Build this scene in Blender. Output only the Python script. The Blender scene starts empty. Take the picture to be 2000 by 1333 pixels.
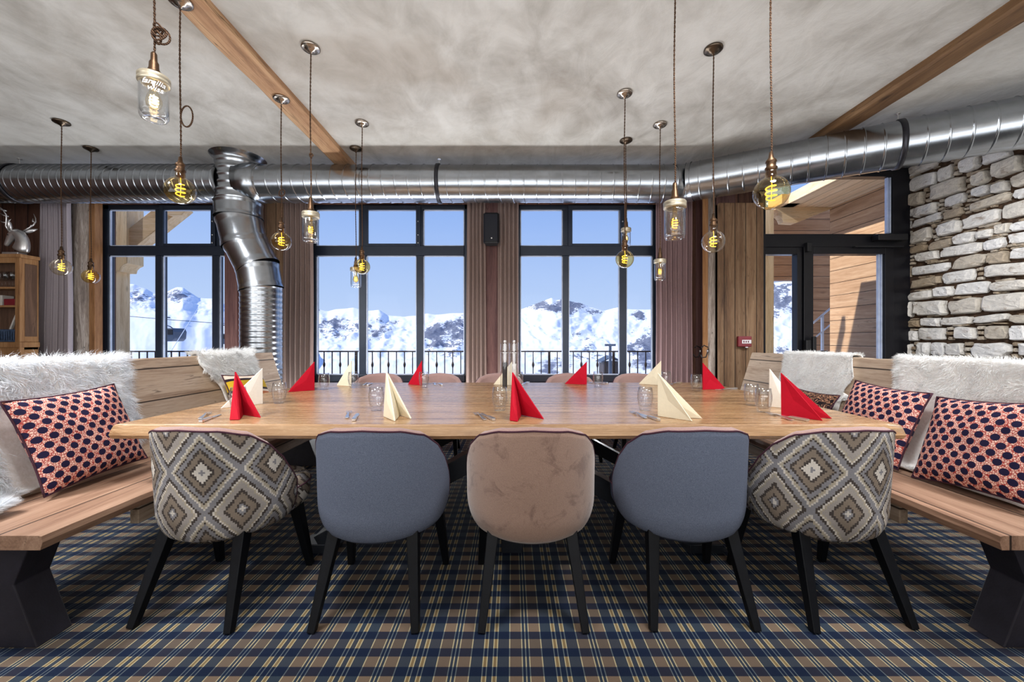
import bpy, bmesh, math, random
from mathutils import Vector, Matrix, noise
random.seed(7)
PI = math.pi
SC = bpy.context.scene
COL = SC.collection

# ------------------------------------------------------------------ camera
HC = 1.15                      # camera height
F = 778.0                      # focal length in pixels of the 2000 px frame (14 mm)
cam = bpy.data.cameras.new('camera')
cam.sensor_width = 36.0
cam.lens = 36.0 * F / 2000.0
cam.clip_start = 0.05
cam.clip_end = 20000
co = bpy.data.objects.new('camera', cam)
COL.objects.link(co)
co.location = (0, 0, HC)
co.rotation_euler = (PI / 2, 0, 0)
SC.camera = co

# ------------------------------------------------------------------ colour management
SC.view_settings.view_transform = 'Standard'
SC.view_settings.look = 'None'
SC.view_settings.gamma = 1
SC.view_settings.use_curve_mapping = False
SC.view_settings.exposure = 0.0

# ------------------------------------------------------------------ world sky
def lin(c, k=1.0):
    out = []
    for v in c[:3]:
        v = v / 255.0
        v = v / 12.92 if v <= 0.04045 else ((v + 0.055) / 1.055) ** 2.4
        out.append(v * k)
    return (out[0], out[1], out[2], 1.0)

w = bpy.data.worlds.new('sky')
SC.world = w
w.use_nodes = True
nt = w.node_tree
nt.nodes.clear()
tc = nt.nodes.new('ShaderNodeTexCoord')
sx = nt.nodes.new('ShaderNodeSeparateXYZ')
rp = nt.nodes.new('ShaderNodeValToRGB')
rp.color_ramp.elements[0].position = 0.0
rp.color_ramp.elements[0].color = lin((204, 222, 252))
rp.color_ramp.elements[1].position = 0.34
rp.color_ramp.elements[1].color = lin((146, 182, 244))
e = rp.color_ramp.elements.new(0.10); e.color = lin((186, 211, 250))
e = rp.color_ramp.elements.new(0.9); e.color = lin((110, 150, 230))
bg = nt.nodes.new('ShaderNodeBackground')
bg.inputs['Strength'].default_value = 1.0
wo = nt.nodes.new('ShaderNodeOutputWorld')
nt.links.new(tc.outputs['Generated'], sx.inputs[0])
nt.links.new(sx.outputs['Z'], rp.inputs[0])
nt.links.new(rp.outputs[0], bg.inputs[0])
nt.links.new(bg.outputs[0], wo.inputs[0])

# ------------------------------------------------------------------ sun and added fill lights
def light(name, kind, loc, energy, color=(1, 1, 1), size=1.0, size_y=None, target=None, rot=None):
    d = bpy.data.lights.new(name, kind)
    d.energy = energy
    d.color = color
    if kind == 'AREA':
        d.shape = 'RECTANGLE' if size_y else 'SQUARE'
        d.size = size
        if size_y: d.size_y = size_y
    elif kind == 'SUN':
        d.angle = math.radians(0.6)
    else:
        d.shadow_soft_size = size
    o = bpy.data.objects.new(name, d)
    COL.objects.link(o)
    o.location = loc
    if target is not None:
        o.rotation_euler = (Vector(target) - Vector(loc)).to_track_quat('-Z', 'Y').to_euler()
    if rot is not None:
        o.rotation_euler = rot
    return o

SUN_TO = Vector((-0.85, -0.12, 0.51)).normalized()
light('sun', 'SUN', (-20, 20, 30), 5.0, (1.0, 0.96, 0.90), target=Vector((-20, 20, 30)) - SUN_TO)
# added fill lights at the windowless back wall, standing in for daylight
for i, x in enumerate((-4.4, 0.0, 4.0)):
    light('back_fill', 'AREA', (x, -3.85, 1.7), 40, (0.95, 0.975, 1.0), 2.6, 2.2, target=(x * 0.6, 3, 2.2))
# added upward fills: a low strip for snow bounce, a panel brightening the ceiling
light('snow_bounce_fill', 'AREA', (-1.3, 4.78, 0.40), 120, (0.96, 0.98, 1.0), 6.4, 0.36, target=(-1.3, 3.8, 1.75))
light('ceiling_fill', 'AREA', (-0.9, -1.9, 1.0), 365, (0.97, 0.985, 1.0), 10.5, 3.4, target=(-0.9, -1.5, 3.1))
# added out-of-view spot fills brightening table, benches and stone wall
for x, tx, ty, tz, e_, cone in ((-3.0, -2.75, 2.6, 0.9, 560, 92), (-1.1, -0.9, 2.9, 0.75, 240, 84), (1.1, 0.9, 2.9, 0.75, 240, 84), (2.9, 2.5, 2.6, 0.8, 440, 84), (2.2, 4.46, 2.7, 1.15, 560, 70)):
    o = light('spot_fill', 'SPOT', (x, 1.3, 3.03), e_, (0.97, 0.98, 1.0), 0.30, target=(tx, ty, tz))
    o.data.spot_size = math.radians(cone); o.data.spot_blend = 0.5

# ------------------------------------------------------------------ helpers: objects
def setp(o, label=None, cat=None, group=None, kind=None):
    if label: o['label'] = label
    if cat: o['category'] = cat
    if group: o['group'] = group
    if kind: o['kind'] = kind
    return o

def thing(name, label, cat, loc=(0, 0, 0), rz=0.0, group=None):
    o = bpy.data.objects.new(name, None)
    COL.objects.link(o)
    o.empty_display_size = 0.1
    o.location = loc
    o.rotation_euler = (0, 0, rz)
    return setp(o, label, cat, group)

def struct_root(name, loc=(0, 0, 0)):
    o = bpy.data.objects.new(name, None)
    COL.objects.link(o)
    o.location = loc
    o['kind'] = 'structure'
    return o

def copy_tree(o, parent=None):
    c = o.copy()
    COL.objects.link(c)
    if parent is not None:
        c.parent = parent
    for ch in o.children:
        copy_tree(ch, c)
    return c

class MB:
    """collects shapes; build() links them as one mesh object"""
    def __init__(s):
        s.v = []; s.f = []; s.uv = {}; s.at = {}; s.mi = []
        s.cur = 0
    def add(s, vs, fs, uvs=None, at=None):
        b = len(s.v)
        s.v += [tuple(p) for p in vs]
        s.f += [tuple(i + b for i in f) for f in fs]
        s.mi += [s.cur] * len(fs)
        if uvs:
            for i, q in enumerate(uvs): s.uv[b + i] = q
        if at is not None:
            for i in range(len(vs)): s.at[b + i] = at
        return b
    def box(s, x0, x1, y0, y1, z0, z1, at=None):
        s.add([(x0, y0, z0), (x1, y0, z0), (x1, y1, z0), (x0, y1, z0), (x0, y0, z1), (x1, y0, z1), (x1, y1, z1), (x0, y1, z1)],
              [(0, 3, 2, 1), (4, 5, 6, 7), (0, 1, 5, 4), (1, 2, 6, 5), (2, 3, 7, 6), (3, 0, 4, 7)], at=at)
        return s
    def hexa(s, lo, hi):
        """box from four low and four high corners (each in turn round)"""
        s.add(list(lo) + list(hi), [(0, 3, 2, 1), (4, 5, 6, 7), (0, 1, 5, 4), (1, 2, 6, 5), (2, 3, 7, 6), (3, 0, 4, 7)])
        return s
    def bar(s, a, b, wa, wb=None, side=None):
        """square bar from a to b, widths wa (at a) and wb (at b): numbers or pairs"""
        a = Vector(a); b = Vector(b)
        wb = wa if wb is None else wb
        if not isinstance(wa, tuple): wa = (wa, wa)
        if not isinstance(wb, tuple): wb = (wb, wb)
        d = (b - a).normalized()
        ref = Vector(side) if side is not None else (Vector((0, 1, 0)) if abs(d.y) < .9 else Vector((1, 0, 0)))
        u = d.cross(ref).normalized(); v = d.cross(u).normalized()
        r = []
        for p, ww in ((a, wa), (b, wb)):
            for i, j in ((-1, -1), (1, -1), (1, 1), (-1, 1)):
                r.append(p + u * (i * ww[0] / 2) + v * (j * ww[1] / 2))
        s.hexa(r[:4], r[4:])
        return s
    def tube(s, pts, r, n=8, closed=False, caps=True):
        pts = [Vector(p) for p in pts]
        m = len(pts)
        rr = r if isinstance(r, (list, tuple)) else [r] * m
        t0 = (pts[1] - pts[0]).normalized()
        ref = Vector((0, 0, 1)) if abs(t0.z) < .9 else Vector((0, 1, 0))
        u = t0.cross(ref).normalized()
        vs = []
        for i, p in enumerate(pts):
            if closed: t = pts[(i + 1) % m] - pts[i - 1]
            else: t = pts[min(i + 1, m - 1)] - pts[max(i - 1, 0)]
            if t.length < 1e-9: t = t0
            t = t.normalized()
            u = (u - t * u.dot(t))
            if u.length < 1e-6: u = t.orthogonal()
            u.normalize()
            w_ = t.cross(u)
            for k in range(n):
                a = 2 * PI * k / n
                vs.append(p + (u * math.cos(a) + w_ * math.sin(a)) * rr[i])
        fs = []
        for i in range(m if closed else m - 1):
            for k in range(n):
                a = i * n + k; b = i * n + (k + 1) % n
                c = ((i + 1) % m) * n + (k + 1) % n; d = ((i + 1) % m) * n + k
                fs.append((a, b, c, d))
        if caps and not closed:
            fs.append(tuple(range(n - 1, -1, -1)))
            fs.append(tuple(range((m - 1) * n, m * n)))
        s.add(vs, fs)
        return s
    def lathe(s, prof, n=24, c=(0, 0, 0), closed=False):
        """prof: (r, z) list around the vertical axis"""
        vs = []; fs = []
        m = len(prof)
        for (r, z) in prof:
            for k in range(n):
                a = 2 * PI * k / n
                vs.append((c[0] + r * math.cos(a), c[1] + r * math.sin(a), c[2] + z))
        for i in range(m if closed else m - 1):
            for k in range(n):
                j = (i + 1) % m
                fs.append((i * n + k, i * n + (k + 1) % n, j * n + (k + 1) % n, j * n + k))
        if not closed:
            if prof[0][0] > 1e-4: fs.append(tuple(range(n - 1, -1, -1)))
            if prof[-1][0] > 1e-4: fs.append(tuple(range((m - 1) * n, m * n)))
        s.add(vs, fs)
        return s
    def prism(s, poly, axis, a, b):
        """extrude a 2-D polygon along an axis from a to b; poly in the other two coordinates in xyz order"""
        n = len(poly)
        def P(q, t):
            if axis == 'x': return (t, q[0], q[1])
            if axis == 'y': return (q[0], t, q[1])
            return (q[0], q[1], t)
        vs = [P(q, a) for q in poly] + [P(q, b) for q in poly]
        fs = [tuple(range(n - 1, -1, -1)), tuple(range(n, 2 * n))]
        for i in range(n):
            j = (i + 1) % n
            fs.append((i, j, n + j, n + i))
        s.add(vs, fs)
        return s
    def grid(s, fn, nu, nv, uvfn=None):
        vs = []; uvs = []
        for j in range(nv + 1):
            for i in range(nu + 1):
                vs.append(fn(i / nu, j / nv))
                if uvfn: uvs.append(uvfn(i / nu, j / nv))
        fs = []
        for j in range(nv):
            for i in range(nu):
                a = j * (nu + 1) + i
                fs.append((a, a + 1, a + nu + 2, a + nu + 1))
        s.add(vs, fs, uvs if uvfn else None)
        return s
    def build(s, name, mat, parent=None, smooth=False, bevel=0.0, seg=2, recalc=True, sub=0, solid=0.0, angle=None, kind=None):
        me = bpy.data.meshes.new(name)
        me.from_pydata(s.v, [], s.f)
        mats = mat if isinstance(mat, (list, tuple)) else [mat]
        for m_ in mats: me.materials.append(m_)
        if len(mats) > 1:
            for p, i in zip(me.polygons, s.mi): p.material_index = i
        if s.uv:
            L = me.uv_layers.new(name='uv')
            for lp in me.loops:
                L.data[lp.index].uv = s.uv.get(lp.vertex_index, (0, 0))
        if s.at:
            A = me.attributes.new('tint', 'FLOAT', 'POINT')
            for i in range(len(me.vertices)): A.data[i].value = s.at.get(i, 0.0)
        if recalc:
            bm = bmesh.new(); bm.from_mesh(me)
            bmesh.ops.recalc_face_normals(bm, faces=bm.faces)
            bm.to_mesh(me); bm.free()
        if smooth:
            for p in me.polygons: p.use_smooth = True
        me.update()
        o = bpy.data.objects.new(name, me)
        COL.objects.link(o)
        if parent is not None: o.parent = parent
        if solid:
            m_ = o.modifiers.new('thickness', 'SOLIDIFY'); m_.thickness = solid; m_.offset = 0
        if bevel:
            m_ = o.modifiers.new('bevel', 'BEVEL'); m_.width = bevel; m_.segments = seg
            m_.limit_method = 'ANGLE'; m_.angle_limit = math.radians(angle or 35)
        if sub:
            m_ = o.modifiers.new('subdivision', 'SUBSURF'); m_.levels = sub; m_.render_levels = sub
        if kind: o['kind'] = kind
        return o

def struct(name, mb, mat, parent=None, **k):
    o = mb.build(name, mat, parent, **k)
    if parent is None: o['kind'] = 'structure'
    return o

def XP(px, Y): return (px - 1000.0) * Y / F
def ZP(py, Y): return HC + (667.0 - py) * Y / F

# ------------------------------------------------------------------ helpers: materials
class NT:
    def __init__(s, name):
        s.m = bpy.data.materials.new(name)
        s.m.use_nodes = True
        s.t = s.m.node_tree
        s.t.nodes.clear()
        s.out = s.t.nodes.new('ShaderNodeOutputMaterial')
        s._c = None
    def n(s, typ, props=None, **ins):
        nd = s.t.nodes.new('ShaderNode' + typ)
        if props:
            for k, v in props.items(): setattr(nd, k, v)
        for k, v in ins.items():
            s.set(nd.inputs[k.replace('_', ' ')] if k.replace('_', ' ') in nd.inputs else nd.inputs[int(k[1:])], v)
        return nd
    def set(s, sock, v):
        if hasattr(v, 'default_value') or isinstance(v, bpy.types.NodeSocket): s.t.links.new(v, sock)
        elif isinstance(v, bpy.types.Node): s.t.links.new(v.outputs[0], sock)
        else: sock.default_value = v
    def math(s, op, a, b=0.0, c=None):
        nd = s.t.nodes.new('ShaderNodeMath'); nd.operation = op
        s.set(nd.inputs[0], a); s.set(nd.inputs[1], b)
        if c is not None: s.set(nd.inputs[2], c)
        return nd.outputs[0]
    def coord(s, which='Object'):
        if s._c is None: s._c = s.t.nodes.new('ShaderNodeTexCoord')
        return s._c.outputs[which]
    def mapping(s, vec, scale=(1, 1, 1), loc=(0, 0, 0), rot=(0, 0, 0)):
        nd = s.t.nodes.new('ShaderNodeMapping')
        s.t.links.new(vec, nd.inputs['Vector'])
        nd.inputs['Scale'].default_value = scale
        nd.inputs['Location'].default_value = loc
        nd.inputs['Rotation'].default_value = rot
        return nd.outputs[0]
    def sep(s, vec):
        nd = s.t.nodes.new('ShaderNodeSeparateXYZ'); s.t.links.new(vec, nd.inputs[0]); return nd.outputs
    def comb(s, x, y, z=0.0):
        nd = s.t.nodes.new('ShaderNodeCombineXYZ')
        s.set(nd.inputs[0], x); s.set(nd.inputs[1], y); s.set(nd.inputs[2], z)
        return nd.outputs[0]
    def noise(s, vec, scale=5.0, detail=4.0, rough=0.55, dist=0.0):
        nd = s.t.nodes.new('ShaderNodeTexNoise')
        s.t.links.new(vec, nd.inputs['Vector'])
        nd.inputs['Scale'].default_value = scale; nd.inputs['Detail'].default_value = detail
        nd.inputs['Roughness'].default_value = rough; nd.inputs['Distortion'].default_value = dist
        return nd.outputs['Fac']
    def ramp(s, fac, stops, interp='LINEAR'):
        nd = s.t.nodes.new('ShaderNodeValToRGB')
        r = nd.color_ramp; r.interpolation = interp
        while len(r.elements) < len(stops): r.elements.new(0.5)
        for el, (p, c) in zip(r.elements, stops):
            el.position = p
            el.color = c if len(c) == 4 else (*c, 1)
        s.set(nd.inputs[0], fac)
        return nd.outputs[0]
    def mix(s, fac, a, b, blend='MIX'):
        nd = s.t.nodes.new('ShaderNodeMix'); nd.data_type = 'RGBA'; nd.blend_type = blend
        s.set(nd.inputs[0], fac); s.set(nd.inputs[6], a); s.set(nd.inputs[7], b)
        return nd.outputs[2]
    def step(s, a, lo, hi):
        """smooth step of a between lo and hi, 0..1"""
        nd = s.t.nodes.new('ShaderNodeMapRange'); nd.interpolation_type = 'SMOOTHSTEP'
        s.set(nd.inputs[0], a); s.set(nd.inputs[1], lo); s.set(nd.inputs[2], hi)
        return nd.outputs[0]
    def bump(s, h, strength=0.3, dist=0.01):
        nd = s.t.nodes.new('ShaderNodeBump')
        nd.inputs['Strength'].default_value = strength; nd.inputs['Distance'].default_value = dist
        s.set(nd.inputs['Height'], h)
        return nd.outputs[0]
    def principled(s, color, rough=0.6, metal=0.0, normal=None, spec=0.5, **extra):
        nd = s.t.nodes.new('ShaderNodeBsdfPrincipled')
        s.set(nd.inputs['Base Color'], color); s.set(nd.inputs['Roughness'], rough)
        s.set(nd.inputs['Metallic'], metal)
        s.set(nd.inputs['Specular IOR Level'], spec)
        if normal is not None: s.set(nd.inputs['Normal'], normal)
        for k, v in extra.items(): s.set(nd.inputs[k.replace('_', ' ')], v)
        s.t.links.new(nd.outputs[0], s.out.inputs[0])
        return s.m

def plain(name, c, rough=0.6, metal=0.0, spec=0.5, noise_amt=0.12, nscale=12.0, bump=0.0, **extra):
    t = NT(name)
    f = t.noise(t.coord(), nscale, 4)
    a = tuple(v * (1 - noise_amt) for v in c[:3]) + (1,)
    b = tuple(min(1, v * (1 + noise_amt)) for v in c[:3]) + (1,)
    colr = t.ramp(f, [(0.3, a), (0.7, b)])
    nm = t.bump(t.noise(t.coord(), nscale * 6, 3), bump, 0.004) if bump else None
    return t.principled(colr, rough, metal, nm, spec, **extra)

def wood(name, dark, mid, light_, axis='x', rough=0.5, plank=None, plank_axis=None, gap=0.004, fine=1.0, knots=0.35, spec=0.4, bump=0.25, tint=0.25, scale=1.0, crack=0.5, plank_off=0.0):
    """procedural timber with the grain along one axis; optional planks of a width across plank_axis"""
    t = NT(name)
    c = t.coord()
    sc_ = {'x': (0.35, 5, 5), 'y': (5, 0.35, 5), 'z': (5, 5, 0.35)}[axis]
    sc_ = tuple(v * scale for v in sc_)
    s_ = t.sep(c)
    seam = None; pid = None; vec = c
    if plank:
        q = {'x': 0, 'y': 1, 'z': 2}[plank_axis]
        pc = t.math('DIVIDE', t.math('ADD', s_[q], 100.0 + plank_off), plank)
        pid = t.math('FLOOR', pc)
        fr = t.math('SUBTRACT', pc, pid)
        ed = t.math('MINIMUM', fr, t.math('SUBTRACT', 1.0, fr))
        seam = t.step(ed, gap / plank * 0.35, gap / plank)
        wn = t.n('TexWhiteNoise', {'noise_dimensions': '1D'})
        t.set(wn.inputs['W'], pid)
        va = t.t.nodes.new('ShaderNodeVectorMath'); va.operation = 'MULTIPLY_ADD'
        t.t.links.new(wn.outputs['Color'], va.inputs[0]); va.inputs[1].default_value = (17, 17, 17)
        t.t.links.new(c, va.inputs[2]); vec = va.outputs[0]
    m1 = t.mapping(vec, sc_)
    g = t.noise(m1, 2.2, 6, 0.6, 1.4)
    m2 = t.mapping(vec, tuple(v * 5 * fine for v in sc_))
    g2 = t.noise(m2, 5.0, 4, 0.65, 0.5)
    f = t.math('ADD', t.math('MULTIPLY', g, 0.68), t.math('MULTIPLY', g2, 0.32))
    colr = t.ramp(f, [(0.30, dark), (0.48, mid), (0.68, light_)])
    # long dark cracks
    cr = t.noise(t.mapping(vec, tuple(v * 2.2 for v in sc_), (3, 7, 1)), 2.0, 3, 0.5, 0.6)
    ck = t.step(t.math('ABSOLUTE', t.math('SUBTRACT', cr, 0.5)), 0.0, 0.022)
    ckf = t.math('MULTIPLY', t.math('SUBTRACT', 1.0, ck), t.math('MULTIPLY', t.step(g, 0.5, 0.62), crack))
    colr = t.mix(ckf, colr, tuple(v * 0.35 for v in dark[:3]) + (1,))
    if knots:
        ks = tuple((1.4 if v < 1 else 3.6) for v in sc_)
        vo = t.n('TexVoronoi')
        t.t.links.new(t.mapping(vec, ks), vo.inputs['Vector']); vo.inputs['Scale'].default_value = 1.3
        kd = t.math('SUBTRACT', 1.0, t.step(vo.outputs['Distance'], 0.03, 0.13))
        colr = t.mix(t.math('MULTIPLY', kd, knots), colr, tuple(v * 0.4 for v in dark[:3]) + (1,))
    h = f
    if plank:
        tv = t.math('ADD', 1.0 - tint, t.math('MULTIPLY', wn.outputs['Value'], 2 * tint))
        colr = t.mix(1.0, colr, t.comb(tv, tv, tv), 'MULTIPLY')
        colr = t.mix(t.math('SUBTRACT', 1.0, seam), colr, tuple(v * 0.2 for v in dark[:3]) + (1,))
        h = t.math('ADD', f, t.math('MULTIPLY', seam, 1.5))
    rg = t.math('ADD', rough - 0.08, t.math('MULTIPLY', g2, 0.2))
    return t.principled(colr, rg, 0.0, t.bump(h, bump, 0.01), spec)

M = {}
L = lin
M['tabletop'] = wood('oak_tabletop', L((104, 76, 50)), L((156, 120, 84)), L((186, 152, 114)), 'x', 0.24, 0.19, 'y', 0.003, 1.2, 0.2, 0.9, 0.10, 0.12, 1.0, 0.45)
M['table_edge'] = M['tabletop']
M['bench_seat'] = wood('bench_seat_wood', L((102, 74, 58)), L((152, 118, 96)), L((184, 150, 126)), 'y', 0.45, 0.26, 'x', 0.006, 1.0, 0.5, 0.5, 0.3, 0.12)
M['bench_back'] = wood('bench_back_wood', L((124, 100, 80)), L((178, 156, 134)), L((204, 186, 166)), 'y', 0.55, 0.2, 'z', 0.006, 1.0, 0.55, 0.4, 0.3, 0.14, 1.0, 0.7, 0.03)
M['bench_leg'] = plain('black_steel_plate', L((36, 34, 44)), 0.5, 0.0, 0.4, 0.2, 20, 0.2)
M['beam'] = wood('ceiling_beam_wood', L((108, 76, 52)), L((172, 132, 98)), L((206, 170, 132)), 'y', 0.6, None, None, 0, 1.0, 0.6, 0.3, 0.4, 0.1, 0.8, 0.8)
M['beam_dark'] = wood('dark_beam_wood', L((64, 44, 30)), L((108, 80, 54)), L((140, 108, 76)), 'y', 0.6, None, None, 0, 1.0, 0.6, 0.3, 0.4, 0.1, 0.8, 0.8)
M['wall_wood'] = wood('dark_wall_planks', L((48, 28, 22)), L((84, 54, 42)), L((112, 80, 64)), 'z', 0.6, 0.16, 'x', 0.006, 1.0, 0.5, 0.3, 0.4, 0.3)
M['side_wood'] = wood('dark_side_planks', L((56, 34, 36)), L((88, 60, 58)), L((112, 82, 76)), 'z', 0.6, 0.14, 'y', 0.006, 1.0, 0.5, 0.3, 0.4, 0.3)
M['column_wood'] = wood('weathered_column_planks', L((72, 52, 38)), L((120, 92, 68)), L((152, 124, 96)), 'z', 0.6, 0.12, 'x', 0.005, 1.0, 0.5, 0.3, 0.4, 0.2)
M['trim_wood'] = wood('orange_trim_wood', L((100, 66, 40)), L((150, 106, 68)), L((182, 138, 96)), 'z', 0.6, None, None, 0, 1.0, 0.4, 0.3, 0.4)
M['log'] = wood('grey_log_wood', L((64, 54, 50)), L((140, 126, 116)), L((200, 190, 180)), 'z', 0.7, None, None, 0, 1.0, 0.9, 0.3, 0.6, 0.1, 1.5, 1.0)
M['cab'] = wood('cabinet_oak', L((112, 76, 48)), L((156, 114, 76)), L((184, 144, 102)), 'z', 0.5, None, None, 0, 1.0, 0.5, 0.3, 0.3)
M['cab_in'] = wood('cabinet_inside_wood', L((60, 42, 34)), L((92, 68, 54)), L((120, 92, 74)), 'z', 0.6, None, None, 0)
M['ext_timber'] = wood('pale_larch_timber', L((188, 152, 106)), L((222, 192, 146)), L((238, 216, 178)), 'z', 0.65, None, None, 0, 1.0, 0.5, 0.3, 0.3)
M['ext_beam'] = wood('pale_larch_beam', L((178, 142, 102)), L((216, 184, 140)), L((234, 210, 172)), 'x', 0.65, None, None, 0, 1.0, 0.5, 0.3, 0.3)
M['siding'] = wood('larch_siding', L((150, 112, 80)), L((188, 150, 114)), L((212, 178, 142)), 'y', 0.65, 0.19, 'z', 0.006, 1.0, 0.4, 0.3, 0.3, 0.1)
M['siding_x'] = wood('larch_siding_gable', L((120, 84, 58)), L((156, 116, 84)), L((180, 142, 108)), 'x', 0.65, 0.19, 'z', 0.006, 1.0, 0.4, 0.3, 0.3, 0.1)
M['soffit'] = wood('larch_soffit_boards', L((200, 166, 122)), L((230, 202, 160)), L((242, 222, 188)), 'y', 0.6, 0.16, 'x', 0.005, 1.0, 0.4, 0.3, 0.3, 0.08)
M['frame'] = plain('dark_window_metal', L((38, 46, 60)), 0.35, 0.3, 0.5, 0.1)
M['frame_black'] = plain('black_door_metal', L((24, 24, 30)), 0.35, 0.3, 0.5, 0.1)
M['gasket'] = plain('pale_gasket', L((190, 200, 220)), 0.5)
M['black'] = plain('matt_black', L((22, 22, 26)), 0.5)
M['chair_leg'] = plain('black_stained_wood', L((9, 11, 16)), 0.45, 0.0, 0.2, 0.25, 30, 0.1)
M['steel'] = plain('table_base_steel', L((34, 38, 46)), 0.4, 0.2, 0.5, 0.2, 25, 0.1)
M['chrome'] = plain('polished_steel', (0.88, 0.86, 0.84, 1), 0.32, 1.0, 0.5, 0.03)
M['silver'] = plain('brushed_silver', (0.70, 0.69, 0.69, 1), 0.32, 0.85, 0.5, 0.1, 20)
M['brass'] = plain('aged_brass', L((92, 70, 52)), 0.4, 0.9, 0.5, 0.25, 40)
M['rose'] = plain('nickel_rose', L((170, 160, 150)), 0.25, 1.0, 0.5, 0.1)
M['rose_dark'] = plain('bronze_rose', L((96, 84, 72)), 0.3, 1.0, 0.5, 0.1)
M['lid'] = plain('zinc_jar_lid', L((196, 186, 164)), 0.35, 0.7, 0.5, 0.1, 40)
M['rail'] = plain('iron_railing', L((58, 50, 48)), 0.5, 0.3)
M['white_rail'] = plain('white_painted_rail', L((222, 226, 230)), 0.5)
M['red_plastic'] = plain('red_plastic', L((120, 22, 36)), 0.4)
M['white_plastic'] = plain('white_plastic', L((225, 222, 225)), 0.4)
M['red_paper'] = plain('red_napkin_paper', L((176, 6, 34)), 0.75, 0, 0.2, 0.05, 60, 0.05)
M['cream_paper'] = plain('cream_napkin_paper', L((232, 222, 196)), 0.75, 0, 0.2, 0.03, 60, 0.05)
M['white_paper'] = plain('ivory_napkin_paper', L((240, 234, 224)), 0.75, 0, 0.2, 0.03, 60, 0.05)
M['snow_deck'] = plain('trodden_snow', (0.86, 0.88, 0.92, 1), 0.8, 0, 0.2, 0.05, 3)
M['pepper'] = plain('black_peppercorns', L((40, 36, 36)), 0.7, 0, 0.3, 0.5, 150, 0.4)
M['salt'] = plain('coarse_salt', L((196, 190, 184)), 0.7, 0, 0.3, 0.2, 150, 0.4)
M['gondola'] = plain('dark_gondola_shell', L((70, 80, 96)), 0.3, 0.1)
M['red_box'] = plain('red_box_card', L((120, 20, 34)), 0.6)
M['grey_box'] = plain('pale_box_card', L((200, 196, 190)), 0.6)
M['basket'] = plain('blue_grey_basket', L((62, 78, 104)), 0.7, 0, 0.3, 0.4, 40, 0.3)

def cord_mat():
    t = NT('twisted_brown_flex')
    s_ = t.sep(t.coord())
    a = t.math('ADD', t.math('MULTIPLY', s_[2], 520.0), t.math('MULTIPLY', s_[0], 600.0))
    f = t.math('ADD', t.math('MULTIPLY', t.math('SINE', a), 0.5), 0.5)
    return t.principled(t.ramp(f, [(0.2, L((34, 22, 17))), (0.8, L((98, 72, 52)))]), 0.8, 0, None, 0.2)
M['cord'] = cord_mat()

def glass_mat(name, tint=(1, 1, 1), edge=(0.8, 0.85, 0.9), refl=1.0, amount=0.5):
    t = NT(name)
    tr = t.n('BsdfTransparent'); tr.inputs[0].default_value = (*tint, 1)
    gl = t.n('BsdfGlossy'); gl.inputs['Roughness'].default_value = 0.03; gl.inputs['Color'].default_value = (1, 1, 1, 1)
    lw = t.n('LayerWeight'); lw.inputs['Blend'].default_value = 0.5
    # darker, tinted towards the rim where one looks along the wall of the glass
    col = t.mix(t.math('POWER', lw.outputs['Facing'], 2.5), (*tint, 1), (*edge, 1))
    t.t.links.new(col, tr.inputs[0])
    fac = t.math('MULTIPLY', t.math('ADD', 0.045, t.math('MULTIPLY', t.math('POWER', lw.outputs['Facing'], 3.0), 0.75)), refl)
    mx = t.n('MixShader')
    t.t.links.new(fac, mx.inputs[0]); t.t.links.new(tr.outputs[0], mx.inputs[1]); t.t.links.new(gl.outputs[0], mx.inputs[2])
    t.t.links.new(mx.outputs[0], t.out.inputs[0])
    return t.m
M['pane'] = glass_mat('window_glass', (0.985, 0.99, 1.0), (0.96, 0.97, 0.98), 0.07)
M['glass'] = glass_mat('clear_glass', (0.975, 0.98, 0.985), (0.62, 0.65, 0.68), 1.0)
M['bulb'] = glass_mat('amber_bulb_glass', (0.96, 0.83, 0.52), (0.60, 0.44, 0.22), 0.9)
M['bulb_clear'] = glass_mat('pale_bulb_glass', (0.99, 0.95, 0.85), (0.84, 0.74, 0.56), 0.9)
M['acrylic'] = glass_mat('clear_acrylic', (0.98, 0.985, 0.99), (0.62, 0.65, 0.68), 1.2)

def emit(name, c, s_):
    t = NT(name)
    e_ = t.n('Emission'); e_.inputs[0].default_value = (*c, 1); e_.inputs[1].default_value = s_
    t.t.links.new(e_.outputs[0], t.out.inputs[0])
    return t.m
M['filament'] = emit('glowing_filament', (1.0, 0.60, 0.06), 4.0)
M['filament_hot'] = emit('bright_filament', (1.0, 0.72, 0.34), 14.0)

def ceiling_mat():
    t = NT('mottled_plaster')
    c = t.coord()
    a = t.noise(t.mapping(c, (1, 1, 1)), 0.9, 7, 0.62, 0.8)
    b = t.noise(t.mapping(c, (1.3, 0.8, 1), (5, 2, 0), (0, 0, 0.5)), 3.2, 7, 0.62, 0.7)
    f = t.math('ADD', t.math('MULTIPLY', a, 0.6), t.math('MULTIPLY', b, 0.4))
    col = t.ramp(f, [(0.32, L((150, 144, 136))), (0.46, L((184, 181, 175))), (0.56, L((204, 202, 197))), (0.70, L((218, 217, 213)))])
    br = t.noise(t.mapping(c, (1, 1, 1), (9, 4, 0)), 0.55, 4, 0.6, 0.5)
    col = t.mix(t.math('MULTIPLY', t.step(br, 0.54, 0.72), 0.40), col, L((152, 138, 122)))
    fine = t.noise(c, 45, 4, 0.6)
    return t.principled(col, 0.75, 0, t.bump(t.math('ADD', b, t.math('MULTIPLY', fine, 0.15)), 0.35, 0.03), 0.25)
M['ceiling'] = ceiling_mat()

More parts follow.
